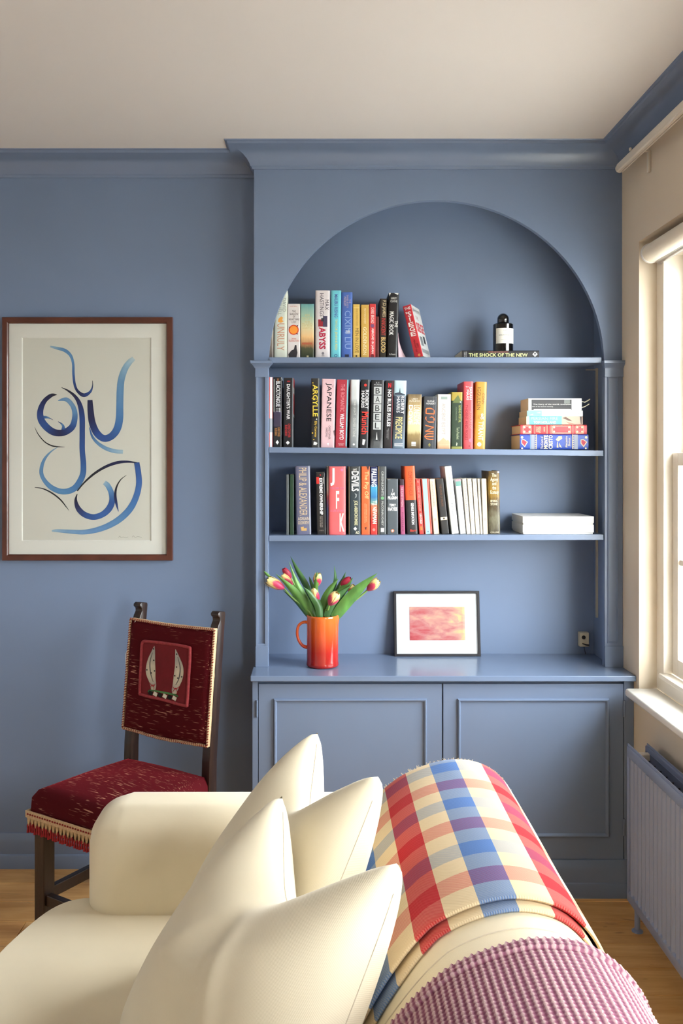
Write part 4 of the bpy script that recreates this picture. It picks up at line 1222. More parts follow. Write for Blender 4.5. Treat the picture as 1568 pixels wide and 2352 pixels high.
# ---------------------------------------------------------------- tulips
def make_petal():
    m, nt, bs = nodes_of('pink_yellow_petal')
    tc = node(nt, 'ShaderNodeTexCoord'); sx = node(nt, 'ShaderNodeSeparateXYZ'); nt.links.new(tc.outputs['UV'], sx.inputs[0])
    a = node(nt, 'ShaderNodeMath', operation='ABSOLUTE'); nt.links.new(sx.outputs['X'], a.inputs[0])
    p = node(nt, 'ShaderNodeMath', operation='POWER'); p.inputs[1].default_value = 2.2; nt.links.new(a.outputs[0], p.inputs[0])
    b = node(nt, 'ShaderNodeMath', operation='MULTIPLY_ADD'); b.inputs[1].default_value = 0.95; nt.links.new(sx.outputs['Y'], b.inputs[0])
    s = node(nt, 'ShaderNodeMath', operation='MULTIPLY'); s.inputs[1].default_value = 0.45; nt.links.new(p.outputs[0], s.inputs[0]); nt.links.new(s.outputs[0], b.inputs[2])
    nz = node(nt, 'ShaderNodeTexNoise', i_Scale=4.0, i_Detail=3.0); nt.links.new(tc.outputs['UV'], nz.inputs['Vector'])
    c = node(nt, 'ShaderNodeMath', operation='MULTIPLY_ADD'); c.inputs[1].default_value = 0.25; nt.links.new(nz.outputs[0], c.inputs[0]); nt.links.new(b.outputs[0], c.inputs[2])
    rp = node(nt, 'ShaderNodeValToRGB'); e = rp.color_ramp.elements
    e[0].position = 0.10; e[0].color = lin((196, 62, 104)); e[1].position = 1.0; e[1].color = lin((246, 224, 150))
    for q, k in ((0.55, (186, 38, 84)), (0.74, (206, 72, 92)), (0.84, (240, 190, 120))):
        w = e.new(q); w.color = lin(k)
    nt.links.new(c.outputs[0], rp.inputs[0]); nt.links.new(rp.outputs[0], bs.inputs['Base Color'])
    bs.inputs['Roughness'].default_value = 0.5; bs.inputs['Sheen Weight'].default_value = 0.2
    bs.inputs['Subsurface Weight'].default_value = 0.0
    return m
PETAL = make_petal()
PETAL_RED = RAMP('dark_red_petal', [(0, (176, 40, 70)), (1, (158, 26, 52))], const=False, rough=0.5)
LEAF = M('tulip_leaf', (92, 140, 66), rough=0.4, var=0.3, vscale=30, stretch=(1, 1, 0.3))
LEAF_DARK = M('dark_tulip_leaf', (66, 108, 58), rough=0.4, var=0.3, vscale=30, stretch=(1, 1, 0.3))
STEM = M('tulip_stem', (128, 164, 84), rough=0.45, var=0.15, vscale=30)
def petal_obj(root, base, axis, ang, L, Rr, spread, mat, open_=0.0):
    ax = Vector(axis).normalized(); u = ax.orthogonal().normalized(); v = ax.cross(u)
    rows, uvs = [], []
    nv, nu = 10, 8
    for j in range(nv+1):
        t = j/nv
        r = Rr*(math.sin(math.pi*min(1, t*0.80+0.04)))**0.75*(1-0.18*t) + 0.0008 + open_*Rr*max(0, t-0.6)*2
        half = spread*math.sqrt(max(0.0, 1-(max(0, t-0.55)/0.45)**2.4))*(0.55+0.45*min(1, t*3))
        row, ru = [], []
        for i in range(nu+1):
            k = -1 + 2*i/nu
            a = ang + k*half
            rr = r*(1 - 0.05*k*k)
            row.append(Vector(base) + ax*(L*t) + (u*math.cos(a) + v*math.sin(a))*rr); ru.append((k, t))
        rows.append(row); uvs.append(ru)
    g = G(); g.grid(rows, uvs=uvs)
    return g.obj('petal', mat, root, smooth=80, recalc=False)
def leaf_obj(root, pts, w, depth, mat, twist=0.0):
    """pts in the zoomed pixels; depth: list of (dy) along the leaf"""
    P = bez([(x, y, d) for (x, y), d in zip(pts, depth)], 7)
    rows = []
    N_ = len(P)
    W3 = [Lz(x, y, JY + d) for x, y, d in P]
    for i, p in enumerate(W3):
        t = i/(N_-1)
        d = (W3[min(i+1, N_-1)] - W3[max(i-1, 0)]).normalized()
        sd = d.cross(Vector((0, 1, 0))).normalized()
        nn = sd.cross(d)
        hw = w/5.2267*JY/F*0.5*(math.sin(math.pi*min(1, 0.16+0.84*t)**0.8))**0.8*(1-t**6) + 0.0004
        ca, sa_ = math.cos(twist), math.sin(twist)
        s2 = sd*ca + nn*sa_; n2 = nn*ca - sd*sa_
        rows.append([p + s2*hw*k - n2*(abs(k)**1.6)*-hw*0.45 for k in (-1, -0.6, -0.25, 0, 0.25, 0.6, 1)])
    g = G(); g.grid(rows)
    return g.obj('leaf', mat, root, smooth=80, recalc=False)
TULIPS = [
 # label, bloom base (zoom px), bloom tip, dy, length factor, radius px, petal mat, leaves
 ('largest pink and yellow tulip, leaning far left out of the jug', (325, 425), (112, 318), -0.012, 68, PETAL, 0.35,
   [([(640,770),(500,545),(380,400),(222,250)], 105, (0.0,-0.02,-0.03,-0.04), LEAF, 0.3), ([(620,780),(470,590),(310,450)], 62, (0.0,-0.005,0.0), LEAF_DARK, 0.5), ([(150,285),(115,255),(80,214)], 34, (-0.02,-0.025,-0.03), LEAF, 0.2)]),
 ('dark red tulip bud, highest on the left', (408, 300), (312, 185), 0.02, 42, PETAL_RED, 0.0,
   [([(700,770),(570,530),(480,360),(383,102)], 82, (0.0,-0.01,-0.015,-0.02), LEAF, -0.3)]),
 ('pink tulip half hidden behind the big left leaf', (425, 385), (300, 255), 0.012, 44, PETAL, 0.0,
   [([(690,760),(600,440),(480,210),(402,42)], 84, (0.02,0.03,0.03,0.035), LEAF_DARK, 0.4)]),
 ('red tulip with a leaf up its front, left of centre', (718, 402), (735, 238), 0.01, 58, PETAL, 0.05,
   [([(700,440),(712,330),(722,222)], 58, (-0.004,-0.010,-0.008), LEAF, 0.2), ([(668,440),(645,360),(624,280)], 46, (0.01,0.01,0.01), LEAF_DARK, 0.5)]),
 ('small yellow and pink tulip low in the middle', (738, 580), (668, 425), -0.02, 46, PETAL, 0.0,
   [([(765,780),(735,620),(650,500),(558,408)], 92, (-0.03,-0.035,-0.04,-0.04), LEAF_DARK, -0.3)]),
 ('plump yellow-topped tulip facing forward, right of centre', (868, 625), (965, 470), -0.035, 72, PETAL, 0.0,
   [([(790,760),(805,590),(880,430),(980,305)], 105, (0.0,0.0,0.01,0.01), LEAF, 0.2), ([(815,740),(900,520),(945,330),(925,148)], 72, (0.02,0.03,0.03,0.03), LEAF_DARK, -0.5)]),
 ('pink tulip pointing right, behind the upright leaves', (1005, 385), (1128, 298), 0.015, 46, PETAL_RED, 0.0,
   [([(900,620),(980,420),(1030,320),(1064,228)], 60, (0.02,0.02,0.02,0.02), LEAF_DARK, 0.3), ([(940,500),(1040,420),(1100,360),(1152,296)], 72, (0.0,0.0,0.0,0.0), LEAF, 0.3)]),
 ('small yellow and red tulip between two dark leaves on the right', (1105, 485), (1170, 385), 0.0, 50, PETAL, 0.0,
   [([(850,780),(930,610),(1020,500),(1142,380)], 125, (-0.02,-0.02,-0.02,-0.015), LEAF_DARK, -0.35)]),
 ('cream and pink tulip farthest to the right', (1325, 448), (1462, 320), -0.005, 66, PETAL, 0.05,
   [([(930,790),(1110,570),(1270,400),(1446,240)], 150, (-0.02,-0.025,-0.03,-0.03), LEAF, -0.25)]),
]
for lab, b0, b1, dy, rad, pm, op_, leaves in TULIPS:
    base, tip = Lz(*b0, JY+dy), Lz(*b1, JY+dy-0.008)
    k = TULIPS.index((lab, b0, b1, dy, rad, pm, op_, leaves))
    foot = Vector((jx + 0.030*math.cos(2.4*k), JY + 0.028*math.sin(2.4*k), ZCT + 0.012))
    t = thing('tulip', lab, 'tulip', foot, None, 'tulips in the orange jug')
    ax = (tip-base)
    mouth = Vector((jx + max(-0.042, min(0.042, (base.x-jx)*0.4)), JY + 0.3*dy, ZCT + jh))
    c = bez([tuple(foot), tuple(mouth), tuple(base.lerp(mouth, 0.35) - Vector((0, 0, 0.004))), tuple(base)], 6)
    G().tube(c, 0.0034, 8).obj('stem', STEM, t, smooth=60)
    Rr = rad/5.2267*JY/F
    for i in range(3): petal_obj(t, base, ax, i*2.094 + 0.4*k, ax.length*0.97, Rr*0.88, 1.05, pm, op_*0.5)
    for i in range(3): petal_obj(t, base, ax, i*2.094 + 1.047 + 0.4*k, ax.length, Rr, 1.0, pm, op_)
    for pts, w, dep, lm, tw in leaves: leaf_obj(t, pts, w, dep, lm, tw)
# ---------------------------------------------------------------- books
WH, BKK, CRM = (240, 240, 238), (26, 26, 28), (236, 228, 208)
def cover_mat(spec):
    """a colour, or ('C'|'L', noise, [(height from the foot 0..1, colour), ...])"""
    if not isinstance(spec[0], str):
        return M('cover_%02x%02x%02x' % tuple(spec), spec, rough=0.38, var=0.03, vscale=25)
    return RAMP('cover_' + '_'.join('%d%02x%02x%02x' % ((p*100,) + tuple(c)) for p, c in spec[2]) + str(spec[1])[-2:], spec[2], const=spec[0] == 'C', noise=spec[1], rough=0.4)
GROUPS = {1: 'books on the top shelf', 2: 'books standing on the middle shelf', 3: 'books standing on the bottom shelf', 's': 'books in the pile on the middle shelf'}
def build_book(root, t, h, d, cover, hard, texts, patches, side=None, back=None):
    """spine on y=0 facing -Y, foot on z=0, centred on x=0"""
    rx_ = t*(0.30 if hard else 0.14); ry = 0.0045 if hard else 0.0018
    ct = 0.0024 if hard else 0.0007
    K = 5
    def outline(t_, rx2, ry2, y0):
        L = [(-t_/2, d)]
        for i in range(K+1):
            b = math.pi/2*i/K; L.append((-t_/2 + rx2*(1-math.cos(b)), y0 + ry2*(1-math.sin(b))))
        for i in range(K, -1, -1):
            b = math.pi/2*i/K; L.append((t_/2 - rx2*(1-math.cos(b)), y0 + ry2*(1-math.sin(b))))
        return L + [(t_/2, d)]
    o = outline(t, rx_, ry, 0.0); i_ = outline(t-2*ct, max(rx_-ct, 0.0003), ry, ct)
    g = G(); bm = g.bm
    vs = {}
    for nm, pts in (('o', o), ('i', i_)):
        for z in (0, h): vs[nm, z] = [bm.verts.new((x, y, z)) for x, y in pts]
    n_ = len(o)
    for k in range(n_-1):
        bm.faces.new((vs['o',0][k], vs['o',0][k+1], vs['o',h][k+1], vs['o',h][k]))
        bm.faces.new((vs['i',0][k+1], vs['i',0][k], vs['i',h][k], vs['i',h][k+1]))
        bm.faces.new((vs['o',h][k], vs['o',h][k+1], vs['i',h][k+1], vs['i',h][k]))
        bm.faces.new((vs['o',0][k+1], vs['o',0][k], vs['i',0][k], vs['i',0][k+1]))
    for k in (0, n_-1):
        bm.faces.new((vs['o',0][k], vs['o',h][k], vs['i',h][k], vs['i',0][k]))
    g.obj('cover', cover_mat(cover), root, smooth=35, world=False)
    ins = 0.003 if hard else 0.0004
    G().box(-t/2+ct+0.0001, t/2-ct-0.0001, ct+ry*0.8, d-ins, ins, h-ins).obj('page_block', PAGES, root, world=False)
    for pi_, p in enumerate(patches):
        oy = -0.0003 - 0.00006*pi_
        if p[0] == 'c':                       # disc: centre across, centre from the top, radius as a share of the thickness
            _, cx_, cz_, r_, col = p
            N_ = 20
            raw('printed_disc', [(cx_*t + r_*t*math.cos(2*math.pi*k/N_), oy, h*(1-cz_) + r_*t*math.sin(2*math.pi*k/N_)) for k in range(N_)], [tuple(range(N_))], INK(col), root, False)
        elif p[0] == 'p':                     # free outline in (across, from the top)
            _, pts, col = p
            raw('printed_shape', [(a*t, oy, h*(1-b)) for a, b in pts], [tuple(range(len(pts)))], INK(col), root, False)
        else:
            _, a, b, z0, z1, col = p
            raw('printed_panel', [(a*t, oy, h*(1-z1)), (b*t, oy, h*(1-z1)), (b*t, oy, h*(1-z0)), (a*t, oy, h*(1-z0))], [(0, 1, 2, 3)], INK(col), root, False)
    if side:                                  # printed front board, seen at the right
        for z0, z1, col in side:
            y = ry + 0.001
            raw('printed_board', [(t/2+0.0003, y, h*(1-z1)), (t/2+0.0003, d-0.001, h*(1-z1)), (t/2+0.0003, d-0.001, h*(1-z0)), (t/2+0.0003, y, h*(1-z0))], [(0, 1, 2, 3)], INK(col), root, False)
    ty_ = -0.0005 - 0.00006*len(patches)
    for tx in texts:
        s, col, ro, cx_, z0, z1, w = tx[:7]
        bold = tx[7] if len(tx) > 7 else 0.0
        if ro == 'v':
            mp = lambda u, v: ((cx_ + (v-0.5)*w)*t, ty_, h*(1 - (z0 + (z1-z0)*u)))
        else:
            mp = lambda u, v: ((cx_ + (u-0.5)*w)*t, ty_, h*(1 - (z1 - (z1-z0)*v)))
        lettering('lettering', s, mp, col, root, bold)

def book(shelf, xa, xb, ytop, shift, label, cover, texts=(), patches=(), hard=False, d=0.135, Y=3.325, side=None, yaw=0.0):
    Xa, Xb = (xa-CX)*Y/F, (xb-CX)*Y/F
    xm = (Xa+Xb)/2
    zb = shelf_z(shelf, xm)
    yb_ = CY + (CH-zb)*F/Y
    hpx = yb_ - ytop
    th = math.atan2(shift, hpx)
    t = (Xb-Xa)*math.cos(th) - 0.0007
    h = math.hypot(hpx, shift)*Y/F
    d = min(d, YB - Y - 0.004)
    rs = t/2*abs(math.sin(th)) + 0.0002
    h -= rs
    root = thing('book', label, 'book', (xm, Y, zb + rs), (0, th, yaw), GROUPS[shelf])
    build_book(root, t, h, d, cover, hard, texts, patches, side)
    return root

P = lambda a, b, z0, z1, c: ('r', a, b, z0, z1, c)
T = 'the top shelf'
B1 = [
 (612.5, 628, 690, 0, 'faded grey-brown book mostly hidden by the arch edge', ('L', 0.3, [(0, (96, 84, 78)), (0.4, (146, 138, 124)), (1, (120, 112, 100))]), [], [], dict(hard=True)),
 (629, 659.5, 667, 1, 'pale cream hardback with UNRULY in tan, at the arch edge', (208, 214, 200), [('DAVID\nMITCHELL', (140, 150, 140), 'v', 0.08, 0.06, 0.37, 0.62), ('UNRULY', (196, 140, 112), 'v', 0, 0.49, 0.89, 0.55, 0.004)], [('p', [(-0.18,0.42),(0.02,0.385),(0.16,0.40),(0.10,0.44),(0.22,0.46),(0.0,0.48),(-0.22,0.465)], (226, 158, 70)), ('c', 0, 0.945, 0.17, (206, 210, 198))], dict(hard=True)),
 (659.5, 689, 698, 0, 'white paperback with an orange sun and dark cloaked figure', (216, 211, 208), [('THE\nSHADOW\nOF\nWHAT WAS\nLOST', (70, 56, 56), 'h', 0.02, 0.12, 0.355, 0.84), ('James\nISLINGTON', (214, 110, 90), 'h', 0.02, 0.62, 0.70, 0.8), ('AN EPIC FANTASY', (214, 150, 140), 'h', 0, 0.035, 0.06, 0.6)], [('c', 0, 0.48, 0.40, (214, 66, 30)), ('c', 0, 0.48, 0.32, (240, 150, 52)), ('p', [(-0.42,0.93),(-0.18,0.86),(0.02,0.84),(0.10,0.76),(0.22,0.76),(0.24,0.83),(0.30,0.90),(0.22,0.99),(-0.38,0.99)], (40, 38, 44)), ('p', [(-0.38,0.42),(-0.26,0.44),(-0.32,0.46)], (60, 30, 26)), ('p', [(0.24,0.40),(0.36,0.39),(0.28,0.43)], (60, 30, 26)), ('p', [(0.18,0.54),(0.36,0.55),(0.28,0.57)], (60, 30, 26))], {}),
 (690, 721, 698, 0, 'paperback with a spine fading from teal to orange to dark green', ('L', 0.12, [(0, (40, 52, 34)), (0.18, (70, 74, 50)), (0.26, (170, 120, 80)), (0.4, (226, 186, 130)), (0.58, (214, 210, 170)), (0.75, (160, 190, 166)), (1, (104, 160, 160))]), [('KEN\nFOLLETT', (206, 190, 130), 'h', 0, 0.19, 0.285, 0.72), ('THE\nPILLARS\nOF THE\nEARTH', (196, 178, 120), 'h', 0, 0.32, 0.46, 0.78)], [P(-0.40, 0.36, 0.715, 0.75, (170, 90, 60)), P(-0.05, 0.1, 0.955, 0.985, (206, 196, 150))], {}),
 (723.8, 757.6, 667, 0, 'thick white hardback with ABYSS in bold red', (216, 210, 211), [('MAX\nHASTINGS', (84, 80, 92), 'v', 0.12, 0.045, 0.385, 0.62), ('ABYSS', (178, 24, 62), 'v', -0.02, 0.545, 0.87, 0.46, 0.03)], [P(-0.30, 0.02, 0.43, 0.535, (150, 30, 44)), P(0.02, 0.32, 0.38, 0.54, (64, 60, 86)), P(-0.1, 0.1, 0.41, 0.46, (40, 40, 50)), ('c', 0.02, 0.93, 0.09, (120, 116, 124)), P(-0.06, 0.12, 0.95, 0.975, (170, 166, 170))], dict(hard=True, d=0.15)),
 (759.2, 782.4, 667, 1, 'turquoise hardback with purple and yellow lettering', (110, 200, 214), [('MALIBU RISING', (78, 88, 168), 'v', 0, 0.06, 0.40, 0.34, 0.01), ('TAYLOR JENKINS REID', (216, 214, 130), 'v', 0, 0.425, 0.885, 0.30, 0.01)], [('c', 0, 0.965, 0.16, (40, 92, 150)), ('c', 0, 0.965, 0.10, (120, 206, 216))], dict(hard=True)),
 (782.9, 809.6, 671, 0, 'royal blue hardback with silver block lettering', (70, 104, 178), [('THE\nTHREE-BODY\nPROBLEM', (186, 170, 180), 'v', 0.05, 0.04, 0.24, 0.62), ('CIXIN LIU', (140, 168, 214), 'v', 0.08, 0.28, 0.86, 0.52)], [P(-0.18, 0.18, 0.945, 0.985, (40, 44, 66)), P(-0.1, 0.28, 0.58, 0.63, (186, 190, 200))], dict(hard=True)),
 (810.2, 826, 699, 0, 'slim yellow paperback beside the royal blue book', (218, 182, 92), [('AND OTHER STORIES', (176, 140, 70), 'v', 0.1, 0.08, 0.40, 0.3), ('MEN IN LOVE', (110, 86, 40), 'v', 0.1, 0.44, 0.9, 0.5)], [P(-0.45, 0.45, 0.06, 0.068, (240, 216, 150)), P(-0.45, 0.45, 0.92, 0.93, (240, 216, 150)), ('c', 0, 0.965, 0.14, (70, 56, 40))], {}),
 (828.6, 847, 700, 0, 'golden paperback with a black ink scrawl on its spine', (206, 166, 82), [('PERCY MONTGOMERY', (240, 224, 180), 'v', 0.0, 0.07, 0.36, 0.26), ('GOLDENSON', (244, 232, 196), 'v', -0.02, 0.42, 0.94, 0.44)], [], {}),
 (847.2, 862, 698, 1, 'slim red paperback with white lettering and a blue dot', (206, 62, 64), [('CHRIS BROAD', (246, 214, 210), 'v', 0, 0.06, 0.36, 0.5, 0.012), ('ABROAD IN JAPAN', (250, 236, 232), 'v', 0, 0.45, 0.92, 0.46, 0.012)], [('c', 0, 0.405, 0.3, (120, 80, 120)), ('c', 0, 0.965, 0.3, (120, 36, 44))], {}),
 (862.5, 870, 727, 0, 'low dark maroon book tucked beside the red paperback', (98, 36, 34), [], [], {}),
 (870.5, 888, 686, 2, 'dark brown book with cream and red gothic lettering', (52, 44, 38), [('P.D.JAMES', (206, 190, 150), 'v', 0.02, 0.03, 0.31, 0.6, 0.012), ('INNOCENT', (190, 54, 50), 'v', 0, 0.33, 0.62, 0.56, 0.012), ('BLOOD', (214, 184, 120), 'v', 0.02, 0.65, 0.91, 0.62, 0.02)], [], dict(hard=True)),
 (888.5, 912.5, 673, 4, 'tall black hardback with a torn dust jacket', (24, 24, 26), [('HARRY\nCRAYNE', (226, 226, 222), 'h', 0.0, 0.065, 0.145, 0.66), ('MAGIC BOOK', (236, 236, 232), 'v', -0.16, 0.29, 0.655, 0.42, 0.012), ('THE', (236, 236, 232), 'v', 0.30, 0.43, 0.53, 0.30, 0.012), ('PUTNAM', (226, 226, 222), 'h', 0, 0.94, 0.965, 0.6)], [('p', [(-0.48,0.0),(-0.30,0.0),(-0.42,0.05)], (220, 220, 214)), ('p', [(0.0,0.0),(0.44,0.0),(0.40,0.03),(0.2,0.015)], (216, 216, 212))], dict(hard=True, d=0.15, Y=3.315, side=[(0, 1, (46, 50, 56))])),
]
for a, b, yt, sh, lab, cov, tx, pa_, kw_ in B1: book(1, a, b, yt, sh, lab, cov, tx, pa_, **kw_)
# leaning red book, turned so that its front board shows
lb = thing('book', 'red paperback leaning left at the end of the top row, reading THE SIEGE', 'book', ((962-CX)*3.33/F, 3.335, SH[1][0]+0.0042), (0, R(-13.5), R(-20)), GROUPS[1])
RS = (204, 52, 62)
build_book(lb, 0.0315, 0.198, 0.130, RS, False, [('THE', (248, 244, 240), 'h', 0, 0.035, 0.085, 0.72, 0.02), ("'S", (248, 244, 240), 'h', 0, 0.12, 0.22, 0.62, 0.02)] + [(c_, (248, 244, 240), 'h', 0, 0.235 + 0.092*k, 0.315 + 0.092*k, 0.14 if c_ == 'I' else 0.62, 0.02) for k, c_ in enumerate('IEGE')] + [('BEN\nMACINTYRE', (90, 20, 30), 'v', 0.05, 0.66, 0.90, 0.5)], [('c', 0.1, 0.96, 0.16, (236, 150, 90))], side=[(0, 1, (206, 206, 202))])
def on_board(s, col, y0_, y1_, z0_, z1_, bold=0.0, h_=0.198, t_=0.0315):
    lettering('lettering', s, lambda u, v: (t_/2+0.0007, y0_+(y1_-y0_)*u, h_*(1-(z1_-(z1_-z0_)*v))), col, lb, bold)
on_board('BEN MACINTYRE', (110, 112, 112), 0.012, 0.118, 0.06, 0.13); on_board('THE', (150, 90, 90), 0.03, 0.07, 0.20, 0.27)
on_board('SIEGE', (196, 44, 54), 0.010, 0.122, 0.33, 0.52, 0.03)
for y0_, y1_, z0_, z1_, c_ in ((0.02, 0.06, 0.60, 0.78, (120, 122, 124)), (0.075, 0.105, 0.57, 0.72, (60, 62, 66)), (0.01, 0.12, 0.84, 0.92, (150, 152, 152))):
    raw('printed_panel', [(0.0315/2+0.0006, y0_, 0.198*(1-z1_)), (0.0315/2+0.0006, y1_, 0.198*(1-z1_)), (0.0315/2+0.0006, y1_, 0.198*(1-z0_)), (0.0315/2+0.0006, y0_, 0.198*(1-z0_))], [(0, 1, 2, 3)], INK(c_), lb, False)
# curled leaflet slumped between the black and the red book
rows = []
for j in range(13):
    t = j/12
    a_ = W(913.4 + 1.5*t, 0, 3.336); b_ = W(914.5 + 20*t**1.9, 0, 3.375)
    z_ = SH[1][0] + 0.0006 + (1-t)*0.100
    rows.append([(a_.x + (b_.x-a_.x)*u, a_.y + (b_.y-a_.y)*u**0.7, z_ - 0.004*u*(1-t)) for u in (0, .2, .4, .6, .8, 1)])
g = G(); g.grid(rows)
lf = g.obj('leaflet', M('pale_pink_leaflet', (226, 200, 206), rough=0.7, var=0.05), None, smooth=80, loc=(0.3, 3.37, SH[1][0]), label='curled pale pink leaflet slumped between black and leaning red books', category='leaflet')
g = G(); z_ = SH[1][0] + 0.0004
for k in range(4):
    g.box((972+k*3-CX)*3.34/F, (996-k*2-CX)*3.34/F, 3.37+0.004*k, 3.47-0.003*k, z_ + k*0.0014, z_ + k*0.0014 + 0.0008)
g.obj('paper_sheets', M('white_paper', (230, 230, 226), rough=0.8), None, loc=(0.41, 3.4, z_), label='few white paper sheets lying under the leaning red book', category='paper')

# book lying on the top shelf, with the bottle on it
LAY = R(-90)
def lying(label, xa, xb, yb_, yt, zfoot, Y, d, cover, texts, patches, hard=False, grp=None, yaw=0.0):
    L, t = (xb-xa)*Y/F, (yb_-yt)*Y/F
    # laid with its top to the left: local +z -> world -x, local +x -> world +z
    root = thing('book', label, 'book', ((xb-CX)*Y/F, Y, zfoot + t/2), (0, LAY, 0), grp)
    root.rotation_euler = (Matrix.Rotation(yaw, 3, 'Z') @ Euler((0, LAY, 0)).to_matrix()).to_euler()
    build_book(root, t, L, d, cover, hard, texts, patches)
    return zfoot + t
z1_ = lying('black book lying flat on the top shelf reading THE SHOCK OF THE NEW', 1060, 1238, 820.3, 803.2, SH[1][0]+0.0003, 3.325, 0.165, (26, 25, 30),
  [('THE SHOCK OF THE NEW', (226, 234, 160), 'v', -0.10, 0.09, 0.85, 0.46, 0.022), ('UPDATED AND ENLARGED EDITION', (206, 130, 110), 'v', 0.30, 0.34, 0.60, 0.14), ('ROBERT\nHUGHES', (206, 206, 206), 'h', 0.0, 0.03, 0.065, 0.7)],
  [('p', [(-0.36,0.945),(0,0.912),(0.36,0.945),(0,0.978)], (240, 240, 236)), ('c', 0.1, 0.945, 0.12, (40, 40, 44)), ('c', -0.1, 0.945, 0.08, (40, 40, 44))], grp=GROUPS[1])
by_ = 3.395
bx_ = (1155-CX)*by_/F
bo = thing('candle_bottle', 'black glass bottle with domed stopper and white label on the lying book', 'bottle', (bx_, by_, z1_))
br_ = 22.8*by_/F; bh_ = 0.107
G().lathe([(0.0, 0.0), (br_-0.003, 0.0), (br_, 0.003), (br_, bh_-0.003), (br_-0.003, bh_), (0.014, bh_+0.001), (0.014, bh_+0.004), (0, bh_+0.004)], 48, (bx_, by_, z1_)).obj('body', BLACK_GLOSS, bo, smooth=40)
cr_ = 13.2*by_/F
G().lathe([(0.0, bh_), (cr_-0.001, bh_), (cr_, bh_+0.001), (cr_, bh_+0.018)] + [(cr_*math.cos(math.pi/2*k/10)+1e-4, bh_+0.018+cr_*math.sin(math.pi/2*k/10)) for k in range(1, 11)], 40, (bx_, by_, z1_)).obj('stopper', BLACK_GLOSS, bo, smooth=60)
lz0, lz1 = z1_ + bh_*0.29, z1_ + bh_*0.82
rows = [[(bx_ + (br_+0.0004)*math.sin(a), by_ - (br_+0.0004)*math.cos(a), z) for a in [-0.95+2.3*k/20 for k in range(21)]] for z in (lz0, lz1)]
g = G(); g.grid(rows)
lbl = g.obj('label', M('cream_paper_label', (232, 230, 220), rough=0.7), bo, smooth=60)
def on_label(s, z0_, z1__, w, col, bold=0.0):
    def mp(u, v):
        a = 0.12 + (u-0.5)*w
        return (bx_ + (br_+0.0008)*math.sin(a), by_ - (br_+0.0008)*math.cos(a), z0_ + (z1__-z0_)*v)
    vs_, fs_ = text_polys(s, bold)
    raw('label_lettering', [mp(u, v) for u, v in vs_], fs_, INK(col), lbl)
hl = lz1-lz0
on_label('BYREDO', lz0+hl*0.82, lz0+hl*0.87, 0.55, (120, 120, 116))
on_label('BIBLIOTHEQUE', lz0+hl*0.50, lz0+hl*0.57, 1.45, (90, 90, 88))
on_label('PERFUMED CANDLE', lz0+hl*0.21, lz0+hl*0.25, 1.05, (130, 130, 126))

